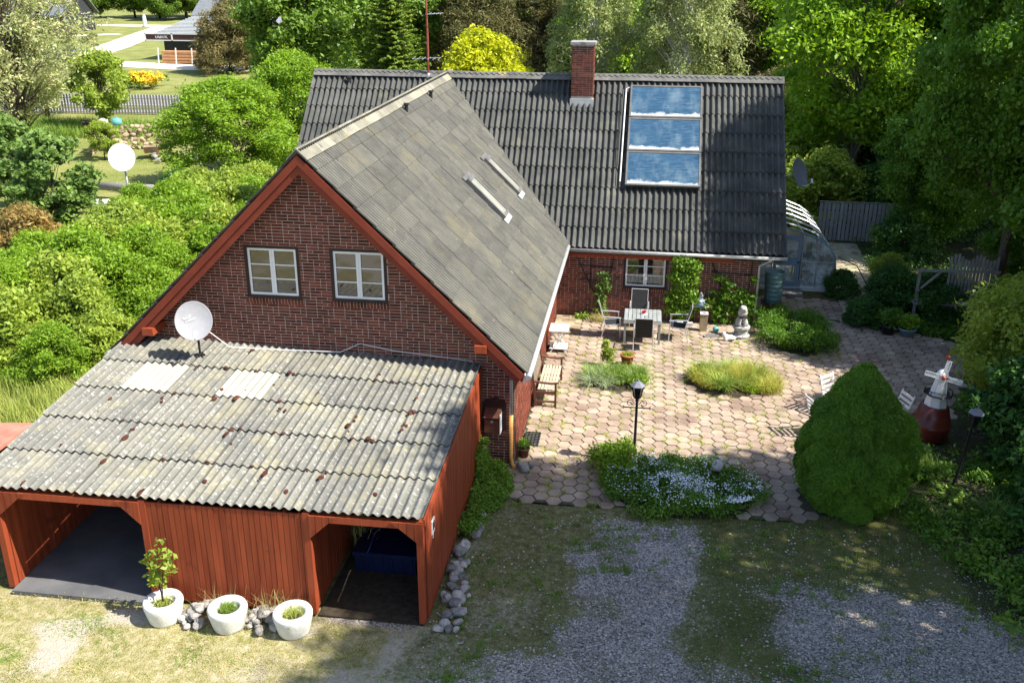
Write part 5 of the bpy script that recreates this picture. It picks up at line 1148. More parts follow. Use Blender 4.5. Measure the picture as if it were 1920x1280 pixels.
# ------------------------------------------------------------------ trees
def crown_centres(rng, n, rx, h0, h1, shape='round', inner=.35):
    """clump centres through the crown volume, biased outwards; outline varied"""
    out = []; lob = rng.random(8) * 6.28
    while len(out) < n:
        u = rng.random() ** .85; a = rng.random() * 6.28; z = h0 + (h1 - h0) * u
        if shape == 'round': pr = math.sqrt(max(0.02, 1 - (2 * u - 1) ** 2 * .96)) * (1.0 if u > .4 else .75 + .6 * u)
        elif shape == 'cone': pr = (1 - u) * 1.0 + .04
        elif shape == 'egg': pr = math.sin(math.pi * min(1, (u * .88 + .10))) ** .7
        elif shape == 'dome': pr = math.sqrt(max(0.02, 1 - u * u))
        else: pr = 1
        pr *= 1 + .20 * math.sin(3 * a + lob[0]) * math.sin(5 * u + lob[1]) + .14 * math.sin(7 * a + lob[2] + 4 * u)
        q = inner + (1 - inner) * rng.random() ** .55
        out.append((rx * pr * q * math.cos(a), rx * pr * q * math.sin(a), z))
    return np.array(out)
def tree_mesh(key, seed, h, h0, rx, n, per, size, cr, leafmat, barkmat, shape='round', trunk_r=.16, up=.55, flat=.7, aspect=.5, nb=26, droop=0., twigs=None, inner=.35):
    rng = np.random.default_rng(seed); C = crown_centres(rng, n, rx, h0, h - cr * .5, shape, inner); rad = cr * (.6 + .7 * rng.random(n))
    V, F = clump_leaves(C, rad, per, size, rng, up, .35, flat, aspect)
    if droop: V[:, 2] -= droop * np.maximum(0, np.hypot(V[:, 0], V[:, 1]) / rx - .2) ** 1.3
    if twigs is not None:
        k = rng.choice(n, twigs); P = np.repeat(C[k], 5, 0) + rng.normal(0, cr * .35, (twigs * 5, 3)); V2, F2 = clump_leaves(P, np.full(len(P), cr * .25), 3, size, rng, up, .3, flat, aspect); V, F = cat([(V, F), (V2, F2)])
    crown = np_mesh(key + '_crown', V, F, leafmat)
    b = MB(); top = h * .86; wob = [(rng.normal(0, .05) * h * .12 * k, rng.normal(0, .05) * h * .12 * k) for k in np.linspace(0, 1, 7)]
    ax = [Vector((wx, wy, top * k)) for k, (wx, wy) in zip(np.linspace(0, 1, 7), wob)]; b.tube(ax, [trunk_r * (1.25 if i == 0 else 1 - .13 * i) for i in range(7)], 9)
    for k in rng.choice(n, min(nb, n), replace=False):
        c = Vector(C[k]); zt = max(h0 * .55, c.z * .72 - .15 * h * rng.random()); zt = min(zt, top * .92); i = zt / top * 6; i0 = int(i); p = ax[i0].lerp(ax[min(6, i0 + 1)], i - i0)
        m = p.lerp(c, .5) + Vector((0, 0, .08 * (c - p).length)); r0 = trunk_r * .38 * (1 - .6 * zt / h); b.tube([p, m, c], [r0, r0 * .6, r0 * .22], 5, False)
    trunk = b.mesh(key + '_trunk', barkmat, True); return trunk, crown
def plant_tree(name, label, meshes, x, y, s=1., rz=0., cat_='tree', group=None, sz=None, mat=None):
    t = thing(name, label, cat_, (x, y, 0), rz, group); t.scale = (s, s, sz or s); put('trunk', meshes[0], t); put('crown', meshes[1], t); return t
def spruce_mesh(key, seed, h, r, layers, per, mat, size=.12, z0=.06, width=.5):
    rng = np.random.default_rng(seed); P = []; Nn = []
    b = MB(); b.tube([(0, 0, 0), (0, 0, h * .6), (0, 0, h)], [.02 * h, .012 * h, .004 * h], 8)
    for l in range(layers):
        u = l / layers; z = h * (z0 + (1 - z0) * u); R = r * (1 - u) ** .85 + .12; nbr = max(5, int(11 - 5 * u))
        for k in range(nbr):
            a = 2 * math.pi * (k / nbr) + l * .9 + rng.normal(0, .12); Rk = R * rng.uniform(.72, 1.1); d = np.array([math.cos(a), math.sin(a), 0]); sd = np.array([-d[1], d[0], 0]); m = max(8, int(per * (Rk / r)))
            t = rng.random(m) ** .7; w_ = rng.uniform(-1, 1, m) * width * Rk * (1 - t) * .55 + rng.normal(0, .03, m)
            q = np.array([0, 0, z]) + d * (t * Rk)[:, None] + sd * w_[:, None]; q[:, 2] += -.28 * Rk * t + .16 * Rk * t * t * 1.6 - .25 * np.abs(w_) + rng.normal(0, .03, m); P.append(q); Nn.append(np.tile([0, 0, 1.], (m, 1)) + d * .35 + rng.normal(0, .35, (m, 3)))
            b.tube([(0, 0, z), tuple(np.array([0, 0, z]) + d * Rk * .9 + np.array([0, 0, -.1 * Rk]))], [.006 * h * (1 - u) + .006, .005], 4, False)
    P = np.concatenate(P); V, F = leaf_quads(P, np.concatenate(Nn), size * (.6 + .8 * rng.random(len(P))), rng, .3); return b.mesh(key + '_trunk', 'bark', True), np_mesh(key + '_crown', V, F, mat)

T = {}
T['maple'] = tree_mesh('maple', 1, 12.5, 2.6, 3.6, 210, 420, .098, .85, 'leaf_bright', 'bark_pale', 'egg', .17, aspect=.55, nb=50)
T['dark'] = tree_mesh('dark', 2, 14.5, 2.2, 4.3, 240, 440, .11, 1.0, 'leaf_dark', 'bark', 'egg', .22, aspect=.6, nb=40)
T['tall'] = tree_mesh('tall', 22, 15.5, 3.8, 4.0, 260, 470, .088, .85, 'leaf_dark', 'bark', 'egg', .22, aspect=.6, nb=40)
T['dark2'] = tree_mesh('dark2', 12, 9.5, 1.2, 3.2, 190, 380, .088, .75, 'leaf_dark', 'bark', 'round', .15, aspect=.6, nb=40)
T['shade'] = tree_mesh('shade', 23, 14.5, 2.2, 4.3, 150, 330, .12, .95, 'leaf_dark', 'bark', 'egg', .22, aspect=.6, nb=50)
T['decid'] = tree_mesh('decid', 3, 12, 1.5, 4.3, 170, 280, .17, 1.1, 'leaf_mid', 'bark', 'egg', .2, nb=30)
T['birch'] = tree_mesh('birch', 4, 11.5, 1.6, 3.3, 240, 150, .10, .6, 'leaf_birch', 'bark_birch', 'egg', .12, up=.3, flat=1.5, aspect=.42, nb=110, droop=1.2)
T['blossom'] = tree_mesh('blossom', 5, 9.5, 1.8, 3.4, 190, 95, .10, .62, 'leaf_blossom', 'bark', 'round', .15, aspect=.45, nb=120, inner=.2)
T['small'] = tree_mesh('small', 6, 4.6, .9, 2.0, 70, 190, .10, .5, 'leaf_hedge2', 'bark', 'round', .08, aspect=.55, nb=30)
T['willow'] = tree_mesh('willow', 7, 6.4, .7, 3.3, 210, 230, .085, .62, 'leaf_hedge', 'bark', 'dome', .13, aspect=.42, nb=60)
T['mapleshrub'] = tree_mesh('mapleshrub', 8, 5.2, .6, 1.9, 95, 120, .125, .48, 'leaf_maple', 'bark', 'egg', .07, up=.9, flat=.45, aspect=.65, nb=40)
T['yellow'] = tree_mesh('yellow', 9, 6.3, .6, 3.1, 130, 230, .12, .7, 'leaf_yellow', 'bark', 'dome', .12, aspect=.5)
T['bushA'] = tree_mesh('bushA', 10, 2.3, .1, 1.35, 90, 280, .050, .36, 'leaf_hedge', 'bark', 'dome', .04, aspect=.5, nb=14)
T['bushB'] = tree_mesh('bushB', 11, 2.4, .1, 1.3, 70, 190, .072, .40, 'leaf_hedge2', 'bark', 'dome', .04, aspect=.5, nb=14)
T['brownbush'] = tree_mesh('brownbush', 13, 2.9, .1, 1.5, 90, 150, .085, .38, 'leaf_brown', 'bark', 'dome', .05, aspect=.35, nb=14)
T['rbush'] = tree_mesh('rbush', 14, 3.0, .15, 1.5, 110, 230, .058, .40, 'leaf_hedge2', 'bark', 'round', .05, aspect=.5, nb=40)
T['dkbush'] = tree_mesh('dkbush', 15, 2.0, .05, 1.3, 90, 190, .065, .38, 'leaf_deep', 'bark', 'dome', .04, aspect=.5, nb=14)
T['pine'] = tree_mesh('pine', 16, 11, .8, 3.2, 190, 210, .20, .8, 'needle_dark', 'bark', 'egg', .2, up=.7, flat=.8, aspect=.16, nb=50)
T['pinebush'] = tree_mesh('pinebush', 17, 7.5, .4, 4.2, 150, 200, .22, .85, 'needle_brown', 'bark', 'dome', .2, up=.7, flat=.8, aspect=.18, nb=40)
T['spruce'] = spruce_mesh('spruce', 18, 13.5, 3.3, 40, 300, 'needle_spruce', .15, .04, .75)
T['grove'] = tree_mesh('grove', 19, 10, .8, 3.9, 120, 170, .24, 1.0, 'leaf_bright', 'bark', 'round', .2, nb=20)

def trees():
    P = plant_tree; rg = random.Random(11)
    # right of the house
    P('broadleaf_tree', 'tall sunlit yellow green tree rising behind the grey board fence', T['maple'], 15.9, 26.5, 1.08, .4)
    P('broadleaf_tree', 'tall dark maple beside the roof end, its shade on the tiles', T['tall'], 17.4, 11.1, .72, 1.2, sz=.95)
    P('broadleaf_tree', 'dark green maple at the right edge behind the timber rack', T['dark'], 24.0, 19.5, 1.0, 2.9)
    P('broadleaf_tree', 'dark maple filling the gap behind the sunlit tree', T['dark'], 21.0, 27.0, .95, 4.1)
    P('small_tree', 'low dark leafy tree overhanging the plant rack', T['dark2'], 19.2, 12.4, .72, .5)
    P('small_tree', 'leafy tree at the right frame edge above the lit bush', T['dark2'], 19.5, 7.6, .95, 2.2)
    P('small_tree', 'dark leafy tree between fence end and rack', T['dark2'], 17.4, 18.5, .62, 1.7)
    # shade trees beyond the right frame edge
    for k, (x, y, s, rz, m) in enumerate(((18.6, 3.4, .78, .2, 'dark2'), (18.9, -5.6, 1.08, 1.5, 'shade'), (19.3, -10.6, 1.1, 3.3, 'shade'), (20.5, -15.5, .95, 5.0, 'dark'))):
        P('broadleaf_tree', ('dark tree standing right beside the windmill corner', 'first tall tree by the drive beyond the right edge', 'second tall tree by the drive beyond the right edge', 'farthest front tree by the drive beyond the right edge')[k], T[m], x, y, s, rz, sz=s * (1.28 if 0 < k < 3 else 1))
    # bushes on the right
    P('leafy_bush', 'sunlit light green bush at the right edge beyond the windmill', T['rbush'], 15.9, 4.6, 1.05, 0, 'bush')
    P('leafy_bush', 'light green bush with lit top near the timber rack', T['rbush'], 16.9, 7.0, .9, 2, 'bush')
    P('leafy_bush', 'shaded bush at the right edge behind the leaning lantern post', T['dkbush'], 15.6, 1.6, 1.25, 4, 'bush')
    P('leafy_bush', 'shaded bush in the lower right corner of the garden', T['dkbush'], 15.3, -1.2, 1.0, 1, 'bush')
    P('leafy_bush', 'dark bush under the plant rack shelf', T['dkbush'], 15.6, 10.9, .75, 3, 'bush')
    P('leafy_bush', 'dark bush between rack and garden path', T['dkbush'], 14.6, 11.6, .7, 5, 'bush')
    P('leafy_bush', 'dark bush in front of the grey fence', T['dkbush'], 16.2, 17.6, .85, 2.2, 'bush')
    P('leafy_bush', 'small dark bush at the conservatory corner', T['dkbush'], 13.25, 12.9, .42, 2.2, 'bush')
    P('leafy_bush', 'bright leafy bush along the garden path edge', T['bushB'], 14.9, 13.8, .5, 1, 'bush')
    P('leafy_bush', 'deep green bush left of the black pot', T['dkbush'], 13.45, 10.2, .42, 1, 'bush')
    P('leafy_bush', 'dark bush at the right frame edge behind the rack', T['dkbush'], 17.8, 9.4, .9, 1.4, 'bush')
    for k, (x, y, s) in enumerate(((16.8, 22.6, 1.35), (14.0, 22.4, 1.3), (19.3, 21.6, 1.4), (12.0, 25.0, 1.4), (18.2, 24.5, 1.5), (13.2, 30, 1.8), (18.5, 31, 2.0), (16.2, 34, 2.0))): P('undergrowth_bush', 'green undergrowth bush behind the grey fence', T['bushB' if k % 2 else 'dkbush'], x, y, s, k, 'bush', 'undergrowth behind the grey fence')
    # behind the house
    P('broadleaf_tree', 'large dark green tree behind the left ridge end', T['decid'], -17.5, 50, 1.0, 1)
    P('broadleaf_tree', 'second dark green tree behind the left ridge end', T['decid'], -14.0, 58, 1.0, 2.4)
    P('spruce_tree', 'yellow green spruce behind the aerial mast', T['spruce'], -10.1, 46, .92, .5)
    P('round_shrub', 'bright yellow round shrub behind the main ridge', T['yellow'], -3.6, 43, 1.0, .3, 'shrub')
    P('birch_tree', 'pale drooping birch behind the chimney', T['birch'], 8.8, 42, .98, .5)
    P('birch_tree', 'second pale birch left of the chimney', T['birch'], 3.4, 44, .9, 2.1)
    P('broadleaf_tree', 'bright green broadleaf among dark pines right of the birches', T['maple'], 15.0, 53, .92, 3)
    P('broadleaf_tree', 'vivid green tree between birch and yellow shrub', T['grove'], 3.4, 60, .85, 3)
    for k, (x, y, s) in enumerate(((-6.5, 58, .95), (-2.5, 62, 1.0), (1.5, 64, .9), (-10.5, 64, 1.0), (12.2, 52, .9), (18.3, 51, .95), (11, 62, 1.0), (22, 60, 1.1), (-15, 66, 1.0))): P('pine_tree', 'dark brownish pine in the row behind the house', T['pine'], x, y, s, k * 1.3, 'tree', 'pines behind the house')
    P('pine_bush', 'low golden brown pine bush behind the right ridge end', T['pinebush'], 14.2, 39.5, .62, .5, 'bush')
    P('pine_bush', 'golden brown pine bush hiding the dark garage', T['pinebush'], -34.4, 76, .85, 1.5, 'bush')
    P('pine_tree', 'tall thin brown pine rising above the dark garage', T['pine'], -34.0, 79, .8, .3)
    # far left garden
    P('blossom_tree', 'tall sparse tree with pale blossoms at the left edge', T['blossom'], -27.5, 31.5, 1.12, 2)
    P('blossom_tree', 'pale blossoming tree behind the tall sparse one', T['blossom'], -34, 44, 1.0, 4)
    P('small_tree', 'small bright green tree behind the dry stone wall', T['small'], -28.2, 41, 1.05, 1)
    P('willow_shrub', 'large bright green feathery shrub left of the roof ridge', T['willow'], -13.0, 26.0, 1.05, .4, 'shrub', sz=.80)
    P('willow_shrub', 'bright green shrub at the left end of the house', T['willow'], -11.2, 30, .85, 2.4, 'shrub', sz=.95)
    P('maple_shrub', 'dark leafy maple sapling left of the pole dish', T['mapleshrub'], -15.9, 15.8, .8, .5, 'shrub')
    P('maple_shrub', 'smaller maple sapling at the left frame edge', T['mapleshrub'], -20.4, 19.5, .8, 2.5, 'shrub')
    P('brown_bush', 'bronze leaved bush at the left frame edge', T['brownbush'], -12.9, 9.3, .95, .5, 'bush')
    P('brown_bush', 'bronze tinted bush half hidden behind the first bronze bush', T['brownbush'], -14.5, 11.5, .8, 2.5, 'bush')
    hedge = [(-9.6, 7.0, 1.1), (-8.4, 4.6, .82), (-10.6, 4.9, .95), (-11.2, 2.2, .9), (-9.2, 10.2, .98), (-7.6, 8.2, .85), (-9.0, 13.2, 1.0), (-7.4, 11.6, .95), (-11.0, 12.4, .95), (-8.0, 16.0, 1.0), (-10.6, 16.4, .95), (-12.6, 6.6, .9), (-6.6, 14.2, .95), (-9.2, 19.5, .9), (-6.4, 5.6, .62), (-12.3, 14.6, .7), (-12.0, 20.3, .75), (-6.8, 18.5, 1.05), (-6.9, 10.0, .9), (-10.2, 8.8, 1.0), (-8.3, 6.4, .95), (-11.8, 4.0, .95), (-9.9, 3.2, .9), (-13.4, 4.2, .9), (-10.2, 14.4, 1.05), (-7.2, 3.6, .6), (-13.6, 17.6, .7), (-8.8, 8.9, .95), (-9.4, 5.6, .95), (-7.3, 6.8, .75), (-10.9, 6.3, .95), (-10.4, 10.8, 1.0), (-8.2, 11.9, .95), (-9.7, 11.9, 1.0), (-8.4, 14.7, 1.0), (-11.9, 8.4, .9), (-7.0, 12.9, .9), (-9.4, 17.6, .95), (-11.4, 18.2, .8), (-8.0, 2.6, .62), (-12.8, 2.8, .85)]
    seen = set()
    for k, (x, y, s) in enumerate(hedge):
        b_ = (k * 7) % 3 == 1
        s *= 1.12; rk = sorted(range(len(hedge)), key=lambda q: hedge[q][1]).index(k) * 6 // len(hedge)
        lb = ('yellow green' if b_ else 'fine leaved') + ' hedge bush ' + ('beside the tall grass', 'level with the roof dish', 'level with the gable windows', 'beside the wing roof slope', 'below the feathery shrub', 'nearest the pole dish')[rk] + (', on the house side' if x > -8.1 else ', on the outer side' if x < -10.8 else ', mid hedge')
        if lb in seen: lb += ', rear one'
        if lb in seen: lb = lb.replace('rear one', 'hindmost')
        seen.add(lb); P('hedge_bush', lb, T['bushB' if b_ else 'bushA'], x, y, s, k * 1.1, 'bush', 'yellow green hedge bushes left of the house' if b_ else 'fine leaved hedge bushes left of the house')
    P('dark_shrub', 'small dark shrub beside the pole dish', T['dkbush'], -13.6, 21.6, .8, .3, 'bush'); P('dark_shrub', 'green shrub right of the pole dish', T['bushA'], -12.6, 19.9, .8, .3, 'bush')
    P('small_tree', 'bright green little tree at the end of the stone wall', T['small'], -22.7, 31.2, .45, 2)
    # hedge row and woods far behind
    for k in range(26):
        x = -110 + k * 7.2 + rg.uniform(-2, 2); y = 118 + rg.uniform(-6, 10) + (36 if x < -30 else 0); m = rg.choice(('decid', 'grove', 'pine', 'decid'))
        if -96 < x < -30: y = 168 + rg.uniform(0, 12)
        P('woodland_tree', 'dark pine in the far woodland edge' if m == 'pine' else ('bright tree in the far woodland edge' if m == 'grove' else 'deep green tree in the far woodland edge'), T[m], x, y, rg.uniform(1.0, 1.4), rg.random() * 6, 'tree', 'far woodland ' + ('pines' if m == 'pine' else 'bright trees' if m == 'grove' else 'green trees'))
    for k in range(11):
        m = ('decid', 'grove', 'decid')[k % 3]; P('woodland_tree', 'leafy tree in the dark row behind the neighbouring garage', T[m], -112 + k * 5.6 + rg.uniform(-1, 1), 168 + rg.uniform(-4, 6), rg.uniform(.75, 1.0), k, 'tree', 'trees behind the garage')
    for k in range(12):
        x = -22 + k * 6.0 + rg.uniform(-1.5, 1.5); y = 76 + rg.uniform(-5, 8); m = rg.choice(('decid', 'pine', 'pine', 'grove'))
        P('woodland_tree', 'dark pine in the wood behind the house' if m == 'pine' else ('bright tree in the wood behind the house' if m == 'grove' else 'deep green tree in the wood behind the house'), T[m], x, y, rg.uniform(.95, 1.2), rg.random() * 6, 'tree', 'wood behind the house ' + m)
trees()

# ------------------------------------------------------------------ clipped conical shrub
def cone_shrub():
    t = thing('conical_shrub', 'dense dark green clipped conical shrub at the patio edge', 'shrub', (11.05, -.65, 0)); rng = np.random.default_rng(3); n = 120000; h = 2.98; R = 1.16
    bumps = rng.random((560, 2)) * np.array([6.283, 1]); bh = np.concatenate([rng.uniform(.07, .13, 480), rng.uniform(.16, .3, 80)])
    def rad(a, u):
        pr = np.interp(u, [0, .08, .18, .32, .48, .65, .78, .88, .95, 1], [.72, .86, .95, 1, .94, .77, .57, .38, .22, .04])
        f = np.zeros_like(a)
        for (ba, bu), k in zip(bumps, bh):
            da = (a - ba + np.pi) % (2 * np.pi) - np.pi; d2 = (da * np.maximum(pr, .15) * R) ** 2 + ((u - bu) * h) ** 2; f = np.maximum(f, (.04 + .5 * k if k < .14 else .62 * k) * np.sqrt(np.maximum(0, 1 - d2 / (k * k))))
        return R * pr * (1 + .05 * np.sin(2 * a + 1) + .04 * np.sin(5 * u + 3 * a)) + f * 1.3 - .18
    u = 1 - rng.random(n) ** .62; u = u.clip(0, .995); a = rng.random(n) * 2 * np.pi; r = rad(a, u)
    P = np.stack([r * np.cos(a), r * np.sin(a), u * h + .02], 1) + rng.normal(0, .012, (n, 3)); e = 1e-2
    out_ = np.stack([np.cos(a), np.sin(a), np.full(n, .55)], 1); Nn = out_ + rng.normal(0, .7, (n, 3))
    P[:5000, :2] *= 1 + .07 * rng.random(5000)[:, None]
    V, F = leaf_quads(P, Nn, .028 * (.6 + .8 * rng.random(n)), rng, .33); put('needles', np_mesh('needles', V, F, 'needle_cone'), t)
    ga, gu = np.meshgrid(np.linspace(0, 2 * np.pi, 73)[:-1], np.linspace(0, .99, 50)); rr = rad(ga, gu) - .03; W_ = np.stack([rr * np.cos(ga), rr * np.sin(ga), gu * h], -1); i = np.arange(72)[None] + np.arange(49)[:, None] * 72; j = (np.arange(72) + 1)[None] % 72 + np.arange(49)[:, None] * 72
    put('branch_mass', np_mesh('branch_mass', W_.reshape(-1, 3), np.stack([i, j, j + 72, i + 72], -1).reshape(-1, 4), 'needle_cone', True), t)
    b = MB(); b.tube([(0, 0, 0), (0, 0, 2.4)], [.08, .02], 8); b.build('trunk', 'bark', t)
cone_shrub()

# ------------------------------------------------------------------ beds and low plants
def leafy(name, label, cen, rad, per, size, mat, seed, cat_='plant', group=None, flat=.7, aspect=.5, up=.6, parent=None, loc=(0, 0, 0), kind=None, shell=.3):
    rng = np.random.default_rng(seed); V, F = clump_leaves(cen, rad, per, size, rng, up, shell, flat, aspect); V = V - np.array(loc); V[:, 2] = np.maximum(V[:, 2], .005)
    o = put(name, np_mesh(name, V, F, mat), parent, loc=None if parent else loc)
    if label: tag(o, label, cat_, group, kind)
    return o
def bed(name, label, x, y, rx, ry, seed):
    t = thing(name, label, 'flower bed', (x, y, .0)); b = MB(); n = 26; r = random.Random(seed); ring = [(rx * math.cos(a) * r.uniform(.93, 1.04), ry * math.sin(a) * r.uniform(.93, 1.04)) for a in np.linspace(0, 2 * math.pi, n + 1)[:-1]]
    b.add([(q[0], q[1], .0) for q in ring] + [(q[0] * .85, q[1] * .85, .045) for q in ring] + [(0, 0, .07)], [(i, (i + 1) % n, (i + 1) % n + n, i + n) for i in range(n)] + [(i + n, (i + 1) % n + n, 2 * n) for i in range(n)]); b.build('soil', 'soil', t, True); return t
def beds():
    rng = np.random.default_rng(9)
    def disc(n, rx, ry, cx=0, cy=0): a = rng.random(n) * 6.283; q = np.sqrt(rng.random(n)); return np.stack([cx + rx * q * np.cos(a), cy + ry * q * np.sin(a), np.full(n, .04)], 1)
    t = bed('lily_bed', 'patio bed of arching lily leaves round the terracotta pot', 6.2, 5.0, .8, .85, 1)
    V, F = cat([blades(disc(60, .08, .08, cx, cy)[:, :] , .46 * (.6 + .6 * rng.random(60)), .022, rng, .95, 4, .55) for cx, cy in [(rng.uniform(-.7, .7), rng.uniform(-.45, .12)) for _ in range(30)]]); put('lily_leaves', np_mesh('lily_leaves', V, F, 'blade_lily'), t)
    V, F = cat([blades(disc(60, .06, .06, cx, cy), .45 * (.6 + .6 * rng.random(60)), .018, rng, 1.15, 4, .6) for cx, cy in [(rng.uniform(-.7, -.1), rng.uniform(-.75, -.2)) for _ in range(11)]]); put('grey_leaves', np_mesh('grey_leaves', V, F, 'blade_grey'), t)
    leafy('tall_stems', None, [(-.32, .72, .2 + .1 * k) for k in range(6)] + [(-.2, .62, .2 + .1 * k) for k in range(4)], [.12] * 10, 60, .045, 'leaf_hedge2', 3, parent=t)
    leafy('low_leaves', None, [(rng.uniform(.0, .7), rng.uniform(-.6, .35), .16) for _ in range(14)], [.22] * 14, 90, .035, 'leaf_hedge', 4, parent=t)
    t = bed('grass_bed', 'wide patio bed of yellow green grassy plants', 9.12, 5.0, 1.15, .82, 2)
    Pb = np.concatenate([disc(520, rng.uniform(.22, .45), rng.uniform(.2, .36), rng.uniform(-.85, .9), rng.uniform(-.5, .5)) for _ in range(17)]); V, F = blades(Pb, (.22 + .5 * vnoise(Pb[:, 0] + 7, Pb[:, 1] + 7, 88, .3)) * (.5 + .7 * rng.random(len(Pb))), .014, rng, .85, 3); put('grass_leaves', np_mesh('grass_leaves', V, F, 'blade_yellow'), t)
    V, F = cat([blades(disc(80, .08, .08, cx, cy), .60 * (.6 + .6 * rng.random(80)), .022, rng, .95, 4, .55) for cx, cy in ((-.25, -.5), (-.1, -.45), (-.35, -.42), (-.15, -.6), (-.65, .4), (-.5, .5), (-.8, .3), (.1, .55), (.0, .62), (.4, .5), (.75, .3), (-.5, -.1), (.3, -.3), (.6, 0), (-.2, .2))]); put('lily_leaves', np_mesh('lily_leaves', V, F, 'blade_lily'), t)
    leafy('herbs', None, [(rng.uniform(.2, 1.0), rng.uniform(-.6, .2), .12) for _ in range(14)], [.2] * 14, 80, .03, 'leaf_hedge', 5, parent=t); leafy('broad_leaves', None, [(-.7, .42, .2), (-.85, .3, .16)], [.22] * 2, 110, .05, 'leaf_mid', 25, parent=t)
    # bed with white flowers
    t = bed('white_flower_bed', 'shaded bed full of small white flowers beside the lantern post', 7.75, -.7, 1.62, 1.12, 3)
    def inside(n, k=1.): a = rng.random(n) * 6.283; q = np.sqrt(rng.random(n)) * k; return np.stack([1.6 * q * np.cos(a), 1.1 * q * np.sin(a)], 1)
    c = inside(220); leafy('bed_leaves', None, np.c_[c, .12 + .14 * rng.random(220)], .17 + .06 * rng.random(220), 95, .032, 'leaf_dark', 6, parent=t)
    f = inside(9000); z = .24 + .10 * vnoise(f[:, 0] + 5, f[:, 1] + 5, 50, .5) + .05 * rng.random(9000); band = np.exp(-((f[:, 1] + .45 * f[:, 0] + .1) / .5) ** 2); k = rng.random(9000) < (.10 + .95 * band * (vnoise(f[:, 0] + 5, f[:, 1] + 5, 51, .22) > .42) * (.35 + vnoise(f[:, 0], f[:, 1], 52, .7))); f = f[k]; z = z[k]
    nn = rng.normal(0, .35, (len(f), 3)) + [0, -.15, 1]; nn = unit(nn); t1 = unit(np.cross(nn, [1, 0, 0])); b1 = np.cross(nn, t1); s = .011 + .008 * rng.random(len(f)); an = np.arange(6) * np.pi / 3
    V = np.c_[f, z][:, None] + (t1[:, None] * np.cos(an)[None, :, None] + b1[:, None] * np.sin(an)[None, :, None]) * s[:, None, None] * np.where(np.arange(6) % 2, .75, 1.)[None, :, None]; put('blossoms', np_mesh('blossoms', V.reshape(-1, 3), np.arange(len(f) * 6).reshape(-1, 6), 'flower_white'), t)
    leafy('edge_leaves', None, [(-.95 + .14 * k, -1.0 - .12 * math.sin(k * .7), .1) for k in range(9)], [.2] * 9, 130, .032, 'leaf_mid', 7, parent=t)
    leafy('round_bush', 'round leafy bush at the left end of the white flower bed', [(6.3 + rng.uniform(-.4, .35), -.05 + rng.uniform(-.35, .45), .2 + .28 * rng.random()) for _ in range(46)], [.22] * 46, 150, .034, 'leaf_hedge', 8, 'bush', loc=(6.3, 0, 0))
    # box hedge
    cen = []
    for k in range(150):
        x, y = rng.uniform(10.25, 12.1), rng.uniform(7.35, 9.9)
        if 10.9 < x < 11.6 and 8.4 < y < 9.2: continue
        cen.append((x, y, .12 + .42 * rng.random()))
    leafy('box_hedge', 'low clipped box hedge at the house corner', cen, [.24] * len(cen), 190, .030, 'leaf_dark', 10, 'hedge', loc=(11.2, 8.6, 0))
    # climbers on the patio wall
    cen = [(8.08 + rng.normal(0, .26) * (1 - .25 * abs(z - 1.1)), YW - .14 - .12 * rng.random(), z) for z in rng.uniform(.15, 1.95, 80)]; leafy('wall_ivy', 'bushy green climber on the wall right of the window', cen, [.2] * 80, 85, .05, 'leaf_ivy', 11, 'climber', up=.2, flat=1., loc=(8.1, YW - .15, 0))
    cen = [(rng.uniform(8.9, 10.05), YW - .1 - .08 * rng.random(), z) for z in rng.uniform(.1, 1.45, 52)]; leafy('vine_climber', 'thin dark vine on the wall behind the lion', cen, [.16] * 52, 38, .055, 'leaf_dark', 12, 'climber', up=.2, flat=1., loc=(9.5, YW - .15, 0))
    cen = [(5.55 + rng.normal(0, .1) + .25 * max(0, z - .7), YW - .18, z) for z in rng.uniform(.2, 1.4, 24)]; leafy('rose_climber', 'slim climber with pale leaves left of the window', cen, [.13] * 24, 42, .05, 'leaf_maple', 13, 'climber', up=.2, flat=1., loc=(5.6, YW - .2, 0))
    pot_plant('straw_tuft', 'pale dry tuft at the wall foot left of the table', (5.5, 9.25, .01), 260, .38, .012, .9, 'grass_dry', .11, 14)
    leafy('wall_weeds', 'bright green weeds at the wall corner left of the table', [(5.0, 9.35, .08), (5.15, 9.4, .1), (4.9, 9.4, .05)], [.16] * 3, 120, .04, 'leaf_hedge', 15, loc=(5, 9.4, 0))
    leafy('corner_weeds', 'small weeds growing at the brick corner below the mailbox', [(3.75, -.12, .07), (3.9, -.1, .05)], [.12] * 2, 90, .03, 'leaf_hedge2', 16, loc=(3.8, -.1, 0))
    # ivy along the carport wall
    cen = []
    for k in range(150): y = -.35 - 2.6 * rng.random() ** 1.1; w_ = .2 + .45 * math.exp(-((y + 1.3) / .9) ** 2); cen.append((3.58 + w_ * rng.random(), y, .05 + .16 * rng.random()))
    for k in range(24): cen.append((3.56 + .06 * rng.random(), -.35 - .7 * rng.random(), .15 + .6 * rng.random()))
    leafy('ground_ivy', 'green ground ivy spreading along the red carport side wall', cen, [.15] * len(cen), 95, .032, 'leaf_ivy', 17, 'ivy', loc=(3.8, -1.5, 0))
    # shaded ground cover on the lower right
    P = rng.uniform((11.4, -5.2), (17.5, 1.9), (900, 2)); k = (P[:, 0] - 12.0 > (P[:, 1] + 1) * -.5 - .3) & (vnoise(P[:, 0], P[:, 1], 61, .8) > .28) & (np.hypot(P[:, 0] - 11.05, P[:, 1] + .65) > 1.0) & ~inpoly(P[:, 0], P[:, 1], PATIO); P = P[k]
    leafy('ground_cover', 'shaded mixed ground cover plants in the lower right bed', np.c_[P, .04 + .14 * rng.random(len(P))], .16 + .1 * rng.random(len(P)), 46, .042, 'leaf_dark', 18, 'ground cover', kind='stuff')
